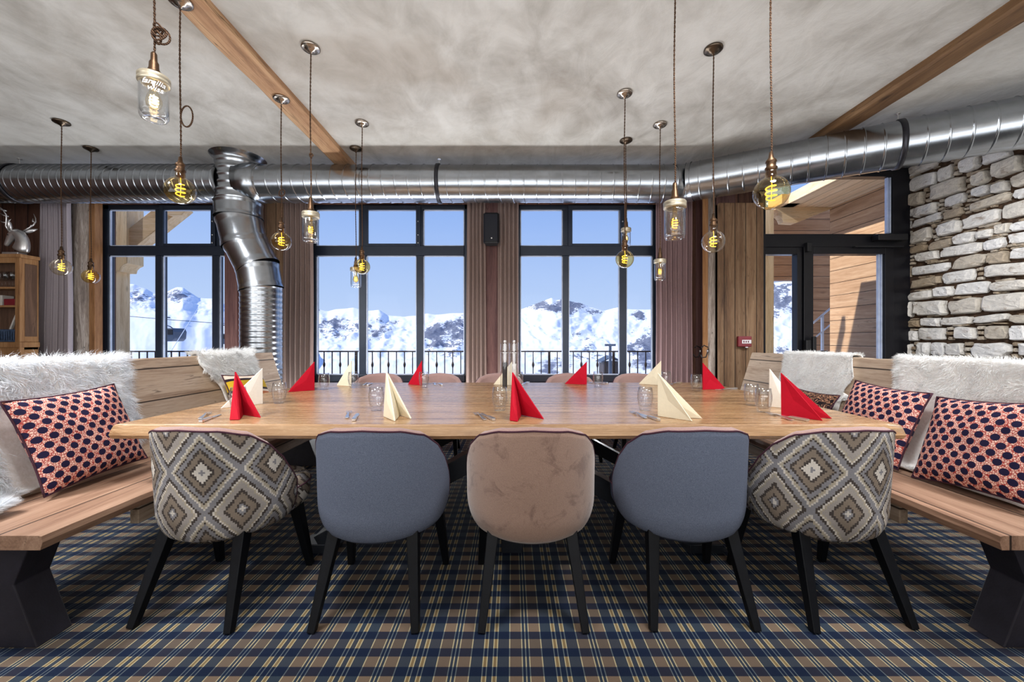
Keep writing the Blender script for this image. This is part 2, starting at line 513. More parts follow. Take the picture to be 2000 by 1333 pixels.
def carpet_mat():
    t = NT('tartan_carpet')
    c = t.coord(); s_ = t.sep(c)
    u = t.math('DIVIDE', t.math('ADD', s_[0], 100 * 0.259 - 0.0506), 0.259)
    fu = t.math('FRACT', u, 0)
    du = t.math('MINIMUM', fu, t.math('SUBTRACT', 1.0, fu))          # 0 at the centre line .. 0.5
    vv = t.math('DIVIDE', t.math('ADD', s_[1], 100 * 0.0852 - 1.4045), 0.0852)
    fv = t.math('FRACT', vv, 0)
    vid = t.math('FLOOR', vv)
    lightrow = t.math('LESS_THAN', fv, 0.54)
    def band(lo, hi): return t.math('MULTIPLY', t.math('GREATER_THAN', du, lo), t.math('LESS_THAN', du, hi))
    brown = band(0.055, 0.228)
    pairb = band(0.405, 0.458)
    def ln(at, wd=0.0075): return t.math('LESS_THAN', t.math('ABSOLUTE', t.math('SUBTRACT', du, at)), wd)
    lines = ln(0.0, 0.008)
    for q in (0.052, 0.229, 0.405, 0.458): lines = t.math('MAXIMUM', lines, ln(q))
    rowt = t.math('MODULO', vid, 3.0)
    brown_l = t.mix(t.math('MULTIPLY', rowt, 0.5), L((112, 95, 80)), L((90, 79, 70)))
    grey_l = t.mix(t.math('MULTIPLY', rowt, 0.5), L((48, 58, 70)), L((55, 58, 66)))
    lcol = t.mix(brown, grey_l, brown_l)
    lcol = t.mix(t.math('MULTIPLY', pairb, 0.75), lcol, L((134, 112, 74)))
    lcol = t.mix(t.math('MULTIPLY', lines, 0.9), lcol, L((176, 164, 130)))
    dcol = t.mix(brown, L((19, 30, 52)), L((36, 38, 52)))
    dcol = t.mix(t.math('MULTIPLY', lines, 0.55), dcol, L((108, 118, 122)))
    col = t.mix(lightrow, dcol, lcol)
    tx = t.noise(c, 420, 2, 0.7)
    wear = t.noise(c, 2.5, 4, 0.6)
    k = t.math('ADD', 0.55, t.math('ADD', t.math('MULTIPLY', tx, 0.55), t.math('MULTIPLY', wear, 0.35)))
    col = t.mix(1.0, col, t.comb(k, k, k), 'MULTIPLY')
    return t.principled(col, 0.95, 0, t.bump(tx, 0.4, 0.004), 0.15)
M['carpet'] = carpet_mat()

def kilim_mat():
    t = NT('kilim_wool')
    uv = t.coord('UV'); s_ = t.sep(uv)
    N = 125.0
    qu = t.math('DIVIDE', t.math('FLOOR', t.math('MULTIPLY', s_[0], N)), N)
    qv = t.math('DIVIDE', t.math('FLOOR', t.math('MULTIPLY', s_[1], N)), N)
    a = t.math('DIVIDE', qu, 0.27); b = t.math('DIVIDE', qv, 0.34)
    fa = t.math('ABSOLUTE', t.math('SUBTRACT', t.math('FRACT', t.math('ADD', a, 20.0)), 0.5))
    fb = t.math('ABSOLUTE', t.math('SUBTRACT', t.math('FRACT', t.math('ADD', b, 20.0)), 0.5))
    d = t.math('MULTIPLY', t.math('ADD', fa, fb), 2.0)       # 0 centre .. 2 corner
    other = t.math('GREATER_THAN', d, 1.0)
    d2 = t.math('SUBTRACT', 2.0, d)
    W = L((226, 218, 208)); LG = L((176, 168, 162)); TP = L((146, 132, 118)); DK = L((84, 76, 72)); GR = L((150, 148, 152)); BE = L((190, 178, 158))
    A = t.ramp(d, [(0.0, W), (0.08, GR), (0.16, DK), (0.22, TP), (0.42, DK), (0.52, LG), (0.70, BE), (0.76, W), (0.81, DK), (0.90, GR)], 'CONSTANT')
    B = t.ramp(d2, [(0.0, GR), (0.07, W), (0.26, DK), (0.34, TP), (0.52, DK), (0.60, GR), (0.74, DK), (0.78, BE), (0.86, W), (0.92, GR)], 'CONSTANT')
    col = t.mix(other, A, B)
    var = t.noise(t.comb(t.math('MULTIPLY', s_[0], 3.0), t.math('MULTIPLY', s_[1], 3.0)), 1.6, 2)
    k = t.math('ADD', 0.42, t.math('MULTIPLY', var, 0.85))
    tx = t.noise(uv, 260, 2, 0.7)
    k2 = t.math('MULTIPLY', k, t.math('ADD', 0.7, t.math('MULTIPLY', tx, 0.6)))
    col = t.mix(1.0, col, t.comb(k2, k2, k2), 'MULTIPLY')
    return t.principled(col, 0.95, 0, t.bump(tx, 0.5, 0.004), 0.15)
M['kilim'] = kilim_mat()

def fabric(name, c1, c2, scale=350, rough=0.9, sheen=0.0, blot=0.0, c3=None):
    t = NT(name)
    c = t.coord()
    tx = t.noise(c, scale, 2, 0.8)
    col = t.ramp(tx, [(0.3, c1), (0.7, c2)])
    if blot:
        q = t.noise(t.mapping(c, (1, 1, 1.1)), 9, 6, 0.65, 0.8)
        col = t.mix(t.math('MULTIPLY', t.step(q, 0.5, 0.66), blot), col, c3)
    ex = {'Sheen Weight': sheen} if sheen else {}
    return t.principled(col, rough, 0, t.bump(tx, 0.3, 0.003), 0.2, **ex)
M['blue_wool'] = fabric('blue_grey_wool', L((82, 90, 110)), L((120, 128, 146)))
M['taupe_velvet'] = fabric('taupe_velvet', L((142, 114, 100)), L((160, 132, 116)), 250, 0.75, 0.4, 0.6, L((104, 78, 70)))
M['mauve_velvet'] = fabric('mauve_velvet', L((150, 118, 112)), L((172, 140, 132)), 250, 0.75, 0.4)
M['piping'] = fabric('purple_piping', L((58, 34, 46)), L((84, 52, 64)))
M['dark_blue'] = fabric('dark_blue_seat_wool', L((52, 60, 78)), L((76, 84, 104)))
M['curtain_lilac'] = fabric('lilac_grey_curtain', L((150, 140, 146)), L((176, 166, 170)), 300, 0.85)
M['curtain_taupe'] = fabric('taupe_curtain', L((124, 106, 100)), L((152, 132, 124)), 300, 0.85)
M['curtain_mauve'] = fabric('mauve_brown_curtain', L((130, 106, 108)), L((160, 134, 134)), 300, 0.85)
M['hide'] = fabric('sheepskin_hide', L((226, 222, 216)), L((242, 240, 238)), 60)
def wool_mat(name, c):
    t = NT(name)
    f = t.noise(t.coord(), 9, 4)
    col = t.ramp(f, [(0.3, tuple(v * .93 for v in c) + (1,)), (0.7, (*c, 1))])
    a = t.n('BsdfDiffuse'); b = t.n('BsdfTranslucent')
    t.t.links.new(col, a.inputs[0]); t.t.links.new(col, b.inputs[0])
    mx = t.n('MixShader'); mx.inputs[0].default_value = .28
    t.t.links.new(a.outputs[0], mx.inputs[1]); t.t.links.new(b.outputs[0], mx.inputs[2])
    t.t.links.new(mx.outputs[0], t.out.inputs[0])
    return t.m
M['wool'] = wool_mat('white_sheep_wool', (0.92, 0.945, 0.98))
M['wool_cream'] = wool_mat('cream_sheep_wool', (0.93, 0.935, 0.925))

def dots_mat():
    t = NT('dotted_cushion_print')
    s_ = t.sep(t.coord('UV'))
    p = 0.052
    a = t.math('DIVIDE', s_[0], p); b = t.math('DIVIDE', s_[1], p * 1.35)
    def disc(o):
        x = t.math('SUBTRACT', t.math('FRACT', t.math('ADD', a, 50 + o)), 0.5)
        y = t.math('MULTIPLY', t.math('SUBTRACT', t.math('FRACT', t.math('ADD', b, 50 + o)), 0.5), 1.35)
        return t.math('SQRT', t.math('ADD', t.math('MULTIPLY', x, x), t.math('MULTIPLY', y, y)))
    d = t.math('MINIMUM', disc(0.0), disc(0.5))
    vo = t.n('TexVoronoi', {'feature': 'DISTANCE_TO_EDGE'})
    t.t.links.new(t.coord('UV'), vo.inputs['Vector']); vo.inputs['Scale'].default_value = 120
    bgc = t.mix(t.step(vo.outputs['Distance'], 0.05, 0.16), L((170, 66, 60)), L((236, 200, 184)))
    rg = t.mix(t.math('MULTIPLY', t.math('LESS_THAN', d, 0.34), 0.2), bgc, L((190, 84, 72)))
    col = t.mix(t.math('SUBTRACT', 1.0, t.step(d, 0.285, 0.315)), rg, L((34, 30, 58)))
    tx = t.noise(t.coord('UV'), 400, 2)
    return t.principled(col, 0.9, 0, t.bump(tx, 0.2, 0.002), 0.15)
M['dots'] = dots_mat()

def stripes_mat():
    t = NT('striped_cushion_weave')
    s_ = t.sep(t.coord('UV'))
    f = t.math('FRACT', t.math('MULTIPLY', t.math('ADD', s_[1], 5.0), 3.6))
    Y_ = L((200, 164, 44)); K = L((48, 36, 44)); O = L((186, 112, 70)); C = L((226, 208, 190)); R = L((120, 40, 40))
    col = t.ramp(f, [(0.0, K), (0.07, Y_), (0.34, K), (0.42, C), (0.55, O), (0.66, C), (0.72, K), (0.78, R), (0.84, O), (0.93, C)], 'CONSTANT')
    return t.principled(col, 0.9, 0, t.bump(t.noise(t.coord('UV'), 300, 2), 0.3, 0.003), 0.15)
M['stripes'] = stripes_mat()

def floral_mat():
    t = NT('dark_floral_cushion')
    f = t.noise(t.coord('UV'), 24, 3, 0.6, 2.0)
    col = t.ramp(f, [(0.0, L((30, 22, 24))), (0.47, L((176, 130, 100))), (0.53, L((40, 28, 30)))], 'CONSTANT')
    return t.principled(col, 0.9, 0, None, 0.15)
M['floral'] = floral_mat()

def duct_mat():
    t = NT('galvanised_steel')
    c = t.coord()
    f = t.noise(c, 7, 4, 0.6, 0.4)
    col = t.ramp(f, [(0.3, (0.34, 0.365, 0.40, 1)), (0.7, (0.42, 0.45, 0.49, 1))])
    rg = t.math('ADD', 0.19, t.math('MULTIPLY', f, 0.10))
    return t.principled(col, rg, 1.0, t.bump(t.noise(c, 2.0, 1), 0.03, 0.02), 0.5)
M['duct'] = duct_mat()
M['duct_band'] = plain('dark_duct_clamp', L((60, 60, 66)), 0.4, 0.8)

def stone_mat():
    t = NT('dry_stone')
    c = t.coord()
    at = t.n('Attribute', {'attribute_name': 'tint'})
    a = at.outputs['Fac']
    f = t.noise(t.mapping(c, (4, 4, 9)), 2.4, 7, 0.65, 0.5)
    base = t.ramp(a, [(0.0, L((170, 150, 124))), (0.2, L((216, 206, 190))), (0.5, L((238, 233, 224))), (1.0, L((250, 248, 245)))])
    col = t.mix(t.math('MULTIPLY', t.step(f, 0.55, 0.72), .7), base, L((150, 122, 96)))
    g = t.noise(c, 26, 6, 0.7)
    k = t.math('ADD', 0.6, t.math('MULTIPLY', g, 0.75))
    col = t.mix(1.0, col, t.comb(k, k, k), 'MULTIPLY')
    return t.principled(col, 0.85, 0, t.bump(t.math('ADD', f, t.math('MULTIPLY', g, 0.6)), 0.7, 0.03), 0.25)
M['stone'] = stone_mat()
M['mortar'] = plain('dark_joint_earth', L((74, 56, 42)), 0.9, 0, 0.2, 0.6, 30, 0.8)

def snow_mat():
    t = NT('snow_and_rock')
    c = t.coord()
    at = t.n('Attribute', {'attribute_name': 'tint'})
    f = t.noise(t.mapping(c, (0.012, 0.008, 0.03)), 1.0, 8, 0.66, 0.5)
    f2 = t.noise(t.mapping(c, (0.085, 0.05, 0.16)), 1.0, 6, 0.75)
    ff = t.math('ADD', t.math('MULTIPLY', f, 0.4), t.math('MULTIPLY', f2, 0.6))
    thr = t.math('SUBTRACT', 0.70, t.math('MULTIPLY', at.outputs['Fac'], 0.30))
    rk = t.step(t.math('SUBTRACT', ff, thr), 0.0, 0.03)
    rock = t.ramp(f2, [(0.35, L((62, 70, 92))), (0.7, L((118, 126, 146)))])
    col = t.mix(t.math('MULTIPLY', rk, 0.9), (0.93, 0.95, 0.99, 1), rock)
    return t.principled(col, 0.9, 0, t.bump(f2, 0.3, 3.0), 0.1)
M['snow'] = snow_mat()

# ================================================================== SETTING
CEIL = 3.10
YW = 5.0            # window wall
YD = 4.45           # door wall
XS = 4.46           # stone wall
XC = 2.305          # step between window wall and door wall
struct('floor', MB().box(-6.9, 4.8, -4.1, 5.25, -0.1, 0.0), M['carpet'])
struct('ceiling', MB().box(-6.9, 4.9, -4.1, 4.56, CEIL, CEIL + 0.12).box(-6.9, 2.82, 4.56, 5.3, CEIL, CEIL + 0.12), M['ceiling'])
struct('wall_left', MB().box(-6.8, -6.6, -4.1, 5.25, 0, CEIL), M['wall_wood'])
plaster = plain('warm_plaster', L((206, 196, 182)), 0.8)
struct('wall_back', MB().box(-6.8, 4.8, -4.1, -4.0, 0, CEIL), plaster)

# window wall with three openings
OP = [(-5.19, -3.55), (-2.56, -0.53), (0.03, 1.86)]
Z0, Z1 = 0.63, 2.88
mb = MB()
mb.box(-6.8, XC + 0.15, YW, YW + 0.22, 0, Z0); mb.box(-6.8, XC + 0.15, YW, YW + 0.22, Z1, CEIL)
xs = [-6.8] + [v for p in OP for v in p] + [XC + 0.15]
for i in range(0, len(xs), 2): mb.box(xs[i], xs[i + 1], YW, YW + 0.22, Z0, Z1)
struct('wall_front', mb, M['wall_wood'])
struct('wall_step', MB().box(XC, XC + 0.2, YD + 0.02, YW + 0.02, 0, CEIL), M['side_wood'])
mb = MB()
mb.box(XC, 2.80, YD - 0.02, YD + 0.30, 0, 2.69)
struct('wall_column', mb, M['column_wood'], bevel=0.006)
struct('trim_1', MB().box(XC, 2.80, YD + 0.06, YD + 0.3, 2.69, CEIL), M['wall_wood'])
# boards and a round pole on the step wall
struct('trim_2', MB().box(XC - 0.03, XC, 4.62, 4.76, 0, CEIL), M['trim_wood'], bevel=0.004)
struct('trim_3', MB().lathe([(0.035, 0), (0.04, 1.2), (0.037, CEIL)], 12, (XC - 0.03, 4.535, 0)), M['log'], smooth=True)

def window(name, x0, x1, mull, vents=()):
    root = struct_root(name, (0, 0, 0))
    y0, y1 = YW + 0.05, YW + 0.13
    fw = 0.075
    m = MB()
    m.box(x0, x0 + fw, y0, y1, Z0, Z1); m.box(x1 - fw, x1, y0, y1, Z0, Z1)
    m.box(x0, x1, y0, y1, Z0, Z0 + 0.09); m.box(x0, x1, y0, y1, Z1 - 0.06, Z1)
    m.build('window_frame', M['frame'], root, bevel=0.005)
    tz0, tz1 = 2.235, 2.355
    MB().box(x0 + fw, x1 - fw, y0 - 0.01, y1 + .005, tz0, tz1).build('transom', M['frame'], root, bevel=0.005)
    for c, w_ in mull:
        MB().box(c - w_ / 2, c + w_ / 2, y0 - 0.004, y1 + .002, Z0 + 0.09, tz0).build('mullion', M['frame'], root, bevel=0.005)
        MB().box(c - w_ / 2, c + w_ / 2, y0 - 0.004, y1 + .002, tz1, Z1 - .06).build('mullion', M['frame'], root, bevel=0.005)
    edges = [x0 + fw] + [v for c, w_ in mull for v in (c - w_ / 2, c + w_ / 2)] + [x1 - fw]
    for i in range(0, len(edges), 2):
        a, b = edges[i], edges[i + 1]
        for (za, zb) in ((Z0 + 0.09, tz0), (tz1, Z1 - 0.06)):
            MB().box(a - .01, b + .01, y0 + 0.035, y0 + 0.045, za - .01, zb + .01).build('pane', M['pane'], root)
            g = MB(); q = 0.012; ya, yb = y0 + .012, y0 + 0.034
            g.box(a, a + q, ya, yb, za, zb); g.box(b - q, b, ya, yb, za, zb); g.box(a, b, ya, yb, za, za + q); g.box(a, b, ya, yb, zb - q, zb)
            g.build('glazing_bead', M['gasket'], root)
    for a, b in vents:      # opening light above the transom: a second inner frame
        v = MB(); q = 0.055; za, zb = tz1 - 0.005, Z1 - 0.02
        v.box(a, a + q, y0 - .03, y0 - .002, za, zb); v.box(b - q, b, y0 - .03, y0 - .002, za, zb)
        v.box(a + q, b - q, y0 - .03, y0 - .002, za, za + 0.03); v.box(a + q, b - q, y0 - .03, y0 - .002, zb - q, zb)
        v.build('vent_sash', M['frame'], root, bevel=0.004)
        h = MB()
        for z in (za + .03, za + .13, za + .3): h.lathe([(0.008, 0), (0.008, .012)], 8, (b - .028, y0 - .036, z))
        h.build('hinge_screw', M['chrome'], root)
    MB().box(x0, x1, YW - 0.03, YW + 0.05, Z0 - 0.03, Z0).build('window_sill', M['frame'], root, bevel=0.004)
    return root
window('window_1', OP[0][0], OP[0][1], [(XP(310, 5.05), .085), (XP(421, 5.05), .085)], [(XP(314, 5.05), XP(423, 5.05))])
window('window_2', OP[1][0], OP[1][1], [(XP(708, 5.05), .085), (XP(820, 5.05), .085)], [(XP(712, 5.05), XP(822, 5.05))])
window('window_3', OP[2][0], OP[2][1], [(XP(1105, 5.05), .075), (XP(1217, 5.05), .085)], [(XP(1109, 5.05), XP(1219, 5.05))])

# glazed door in the door wall
dr = struct_root('door_1')
x0, x1 = 2.80, XS - 0.01
ya, yb = YD, YD + 0.09
m = MB()
m.box(x1 - 0.20, x1, ya, yb, 0, 3.09); m.box(x0, x1 - .2, ya, yb, 2.99, 3.09)
m.box(x0, x1 - .2, ya - .01, yb, 2.20, 2.345); m.box(x0, x1 - .2, ya, yb, 0, 0.06); m.box(x0, x0 + .035, ya, yb, 0, 3.0)
m.build('door_frame', M['frame_black'], dr, bevel=0.004)
MB().box(x0 + .03, x1 - .19, ya + .05, ya + .06, 2.34, 3.0).build('top_pane', M['pane'], dr)
xm = XP(1573, YD)
# fixed side leaf (left) and the door leaf (right)
m = MB()
m.box(xm - .09, xm - .035, ya, yb, .06, 2.2); m.box(x0 + .035, xm - .09, ya, yb, 2.12, 2.2); m.box(x0 + .035, xm - .09, ya, yb, .06, .2)
m.build('side_leaf_frame', M['frame_black'], dr, bevel=0.004)
MB().box(x0 + .03, xm - .08, ya + .05, ya + .06, .19, 2.13).build('side_pane', M['pane'], dr)
m = MB()
m.box(xm - .03, xm + .075, ya - .02, yb, .03, 2.2); m.box(x1 - .30, x1 - .2, ya - .02, yb, .03, 2.2)
m.box(xm + .075, x1 - .3, ya - .02, yb, 2.12, 2.2); m.box(xm + .075, x1 - .3, ya - .02, yb, .03, .2)
lf = m.build('door_leaf', M['frame_black'], dr, bevel=0.004)
MB().box(xm + .07, x1 - .29, ya + .05, ya + .06, .19, 2.13).build('pane', M['pane'], lf)
g = MB()
for a in (x1 - .315, x1 - .345): g.box(a, a + .012, ya + .01, ya + .04, .2, 2.12)
g.box(x1 - .225, x1 - .21, ya + .005, ya + .04, 2.36, 2.98); g.box(x1 - .25, x1 - .24, ya + .005, ya + .04, 2.36, 2.98)
g.build('glazing_bead', M['gasket'], dr)
m = MB(); m.box(XP(1700, YD), XP(1757, YD), ya - .1, ya - .012, 2.255, 2.325)
cl = m.build('door_closer', M['black'], dr, bevel=0.008)
MB().box(XP(1660, YD), XP(1754, YD), ya - .07, ya - .03, 2.185, 2.2).build('closer_arm', M['black'], cl, bevel=.003)
m = MB(); m.box(xm - .04, xm + .02, ya - .07, ya - .02, 1.0, 1.16); m.box(xm + .02, xm + .06, ya - .09, ya - .055, 0.98, 1.2)
m.box(xm + .02, xm + .18, ya - .095, ya - .06, 1.02, 1.045)
m.build('door_handle', M['black'], dr, bevel=0.008)
m = MB(); m.box(xm - .02, xm + .03, ya - .06, ya - .01, 2.14, 2.24); m.build('top_catch', M['black'], dr, bevel=.006)

# ------------------------------------------------------------------ stone wall
def stone_wall():
    rnd = random.Random(21)
    mb = MB()
    # wall body behind the stones
    body = MB().box(XS + 0.03, XS + 0.3, -4.1, YD + 0.1, 0, CEIL)
    root = struct('wall_right', body, M['mortar'])
    y_lo, y_hi = 0.9, YD + 0.02
    def stone(y0, y1, z0, z1, depth, tint):
        n = 14
        cy, cz = (y0 + y1) / 2, (z0 + z1) / 2
        hy, hz = (y1 - y0) / 2, (z1 - z0) / 2
        sk = rnd.uniform(-0.2, 0.2); pw = rnd.uniform(0.25, 0.55)
        pts = []
        for k in range(n):
            a = 2 * PI * k / n + rnd.uniform(-.1, .1)
            ca, sa = math.cos(a), math.sin(a)
            px_ = math.copysign(abs(ca) ** pw, ca); pz_ = math.copysign(abs(sa) ** pw, sa)
            j = 1 - rnd.random() ** 2 * 0.2
            pts.append((cy + hy * px_ * j, cz + hz * pz_ * j + sk * hy * px_ * 0.35))
        rings = [(1.0, -0.06), (1.0, depth * .5), (0.96, depth * .85), (0.86, depth), (0.5, depth * rnd.uniform(.98, 1.12))]
        vs = []
        for s_, d in rings:
            for (y, z) in pts:
                q = rnd.uniform(-.004, .004)
                vs.append((XS + 0.03 - d + q, cy + (y - cy) * s_, cz + (z - cz) * s_))
        vs.append((XS + 0.03 - depth * 1.05, cy, cz))
        fs = []
        for r in range(len(rings) - 1):
            for k in range(n):
                fs.append((r * n + k, r * n + (k + 1) % n, (r + 1) * n + (k + 1) % n, (r + 1) * n + k))
        top = (len(rings) - 1) * n
        for k in range(n): fs.append((top + k, top + (k + 1) % n, len(rings) * n))
        mb.add(vs, fs, at=tint)
    z = 0.0
    while z < CEIL - 0.02:
        h = rnd.uniform(0.10, 0.19)
        if z + h > CEIL - .02: h = CEIL - z
        if h < .03: break
        y = y_lo + rnd.uniform(-.2, 0)
        while y < y_hi:
            wd = min(rnd.choice((0.12, 0.16, 0.20, 0.26, 0.34)) * rnd.uniform(.8, 1.2), 0.5)
            hj = h * rnd.uniform(0.72, 1.0)
            zz = z + (h - hj) * rnd.random()
            t_ = rnd.random() ** 0.8
            stone(y, min(y + wd, y_hi), zz, zz + hj, rnd.uniform(.035, .075), t_)
            # slivers of slate wedged into the joints
            if hj < h * 0.88:
                for _ in range(3):
                    ys = y + rnd.uniform(0, wd * .7)
                    zs = zz + hj if zz - z < h - hj - (zz - z) else z
                    stone(ys, ys + rnd.uniform(.04, .12), zs + rnd.uniform(-.006, .008), zs + rnd.uniform(.012, .024), rnd.uniform(.02, .05), rnd.random() * .15)
            y += wd + rnd.uniform(.0, .016)
            if rnd.random() < .25:
                for q in range(3):
                    zq = z + h * (q + .2) / 3
                    stone(y, y + .05, zq, zq + h * .24, rnd.uniform(.02, .05), rnd.random() * .2)
                y += .06
        z += h + rnd.uniform(.0, .004)
    o = mb.build('stone_facing', M['stone'], root, smooth=False)
stone_wall()

# ------------------------------------------------------------------ beams and post
for nm, xa, xb, mt, lb in (('ceiling_beam', -1.908, -1.719, 'beam', 'reclaimed wooden ceiling beam carrying two lamp roses, over the left part of the table'),
                           ('ceiling_beam', 2.85, 3.044, 'beam_dark', 'bare reclaimed wooden ceiling beam running above the angled duct, near the stone wall')):
    m = MB()
    ny = 40
    rnd = random.Random(3)
    ring = []
    for j in range(ny + 1):
        y = -3.99 + (YW - 0.005 + 3.99) * j / ny
        if xa > 0: y = -3.99 + (YD + 0.0 + 3.98) * j / ny
        a, b = rnd.uniform(-.007, .007), rnd.uniform(-.007, .007)
        z = CEIL - 0.062 + rnd.uniform(-.004, .004)
        ring += [(xa + a, y, CEIL + .002), (xa + a, y, z + .015), (xa + .018 + a, y, z), (xb - .018 + b, y, z), (xb + b, y, z + .015), (xb + b, y, CEIL + .002)]
    fs = []
    for j in range(ny):
        for k in range(5): fs.append((j * 6 + k, j * 6 + k + 1, (j + 1) * 6 + k + 1, (j + 1) * 6 + k))
        fs.append((j * 6 + 5, j * 6, (j + 1) * 6, (j + 1) * 6 + 5))
    fs += [(0, 1, 2, 3, 4, 5), tuple(ny * 6 + k for k in (5, 4, 3, 2, 1, 0))]
    m.add(ring, fs)
    o = m.build(nm, M[mt])
    setp(o, lb, 'beam', 'reclaimed beams under the plaster ceiling')

# rough log post and board left of the first window
m = MB()
rnd = random.Random(5)
vs = []; n = 14; nz = 30
for j in range(nz + 1):
    z = CEIL * j / nz
    for k in range(n):
        a = 2 * PI * k / n
        r = 0.088 * (1 + 0.10 * noise.noise(Vector((math.cos(a) * 1.5, math.sin(a) * 1.5, z * 1.6))) + 0.05 * noise.noise(Vector((math.cos(a) * 5, math.sin(a) * 5, z * 5))))
        vs.append((XP(157, 4.88) + r * math.cos(a), 4.88 + r * math.sin(a), z))
fs = [(j * n + k, j * n + (k + 1) % n, (j + 1) * n + (k + 1) % n, (j + 1) * n + k) for j in range(nz) for k in range(n)]
m.add(vs, fs)
setp(m.build('log_post', M['log'], smooth=True), 'rough grey log post standing between the pale lilac curtain and the first window', 'post')
struct('trim_4', MB().box(XP(171, 4.95), XP(193, 4.95), 4.90, YW, 0, CEIL), M['trim_wood'], bevel=.006)
# dark posts beside the windows
struct('trim_5', MB().box(XP(446, 4.95), XP(470, 4.95), 4.88, YW, 0, CEIL), M['side_wood'], bevel=.006)
struct('trim_6', MB().box(XP(944, 4.93), XP(975, 4.93), 4.90, YW, 0, CEIL), M['side_wood'], bevel=.006)
struct('trim_7', MB().box(XP(520, 4.95), XP(552, 4.95), 4.93, YW, 0, CEIL), M['column_wood'], bevel=.006)

# ================================================================== OUTSIDE
def skyline(px):
    P = [(-600, 560), (0, 540), (150, 548), (237, 556), (262, 556), (285, 565), (300, 573), (318, 575), (332, 568), (345, 562), (358, 563), (372, 572), (388, 583), (415, 584), (445, 598), (520, 604), (600, 606), (612, 603), (640, 609), (655, 605),
         (690, 602), (712, 608), (740, 606), (757, 617), (790, 620), (815, 617), (835, 613), (850, 616), (880, 613), (912, 612), (960, 612), (1008, 608), (1040, 597), (1062, 588), (1077, 582), (1088, 587), (1100, 585), (1118, 590), (1135, 593), (1150, 600),
         (1180, 608), (1196, 604), (1208, 601), (1225, 605), (1245, 606), (1285, 605), (1400, 590), (1480, 560), (1500, 556), (1560, 545), (1620, 560), (1800, 585), (2400, 600)]
    for (a, b), (c, d) in zip(P, P[1:]):
        if a <= px <= c: return b + (d - b) * (px - a) / (c - a)
    return 600
ROCK = [(660, 640, 55, 26, .85), (640, 690, 50, 14, .4), (740, 645, 30, 22, .8), (775, 628, 20, 6, .6), (870, 665, 42, 38, 1.0), (840, 650, 20, 20, .6), (905, 640, 20, 20, .7), (1060, 594, 40, 14, 1.0), (1110, 600, 32, 16, 1.0), (1165, 610, 22, 8, .6),
        (1080, 720, 60, 28, .8), (1130, 660, 50, 14, .7), (1160, 690, 40, 16, .6), (1245, 615, 18, 10, .8), (1260, 690, 40, 50, 1.0), (1240, 670, 20, 14, .6), (350, 575, 40, 12, .9), (265, 575, 30, 20, .7), (300, 600, 80, 16, .45), (400, 622, 50, 6, .5), (1530, 580, 40, 40, .9), (1530, 690, 30, 14, .7), (1490, 590, 30, 30, .8),
        (620, 605, 12, 5, .7)]
def terrain():
    NU, NT_ = 760, 170
    PX0, PX1 = -150.0, 1700.0
    sky_ = {}
    def sk_at(px, wide):
        if wide < 1: return skyline(px)
        return (skyline(px - wide) + 2 * skyline(px - wide * .5) + 3 * skyline(px) + 2 * skyline(px + wide * .5) + skyline(px + wide)) / 9.0
    vs = []; at = []
    for j in range(NT_ + 1):
        t = j / NT_
        if t < .40: D = 45.0 * ((1650.0 / 45.0) ** (t / .40))
        else: D = 1650.0 + 430.0 * (t - .40) / .60
        for i in range(NU + 1):
            px = PX0 + (PX1 - PX0) * i / NU
            wp = px + (26 * noise.noise(Vector((px * .011, t * 3.0, 2.0))) + 12 * noise.noise(Vector((px * .03, t * 7.0, 8.0)))) * min(1, (1 - t) * 3)
            sk = sk_at(wp, 70 * (1 - t))
            foot = 704 if px > 560 else sk_at(wp, 120) + 58
            if t < .40: y = 830 + (foot - 830) * (1 - (1 - t / .40) ** 1.6)
            else: y = foot + (sk - foot) * ((t - .40) / .60) ** .92
            q = Vector((px * 0.020, y * 0.034, 3.1))
            rg = noise.ridged_multi_fractal(q, 0.9, 2.1, 6, 1.0, 2.0) - 1.1
            fr = noise.fractal(q * 2.3, 0.8, 2.1, 5)
            left = px < 560
            k = (max(0, min(1, (624 - y) / 30)) if left else 1.0) * min(1, max(0, (t - .25) * 4))
            amp = k * min(1, (1 - t) * 6 + .16)
            y2 = y - rg * 4.6 * amp + fr * 2.6 * amp + (1 - k) * .6 * fr
            r = 0.0
            for (cx, cy, rx, ry, kk) in ROCK:
                e = ((px - cx) / rx) ** 2 + ((y - cy) / ry) ** 2
                if e < 4: r += kk * math.exp(-e * 0.9)
            r = min(1.0, r) * (1.0 + .35 * rg + .5 * fr)
            vs.append(((px - 1000) / F * D, D, HC + (667 - y2) / F * D))
            at.append(max(0, min(1.3, r)))
    for i in range(NU + 1):      # back side of the ridge
        x, y, z = vs[NT_ * (NU + 1) + i]
        vs.append((x * 1.1, y + 600, z - 500)); at.append(0)
    fs = []
    for j in range(NT_ + 1):
        for i in range(NU):
            a = j * (NU + 1) + i
            fs.append((a, a + 1, a + NU + 2, a + NU + 1))
    m = MB(); m.add(vs, fs)
    for i, v in enumerate(at): m.at[i] = v
    struct('snow_mountains', m, M['snow'], smooth=True, recalc=False)
terrain()
struct('terrace_ground', MB().box(-14, 12, 5.25, 9.2, -0.25, -0.05), M['snow_deck'])
struct('slope_ground', MB().hexa([(-60, 9, -14), (60, 9, -14), (90, 50, -14), (-90, 50, -14)], [(-60, 9, -3.0), (60, 9, -3.0), (90, 50, -8.0), (-90, 50, -8.0)]), M['snow_deck'])

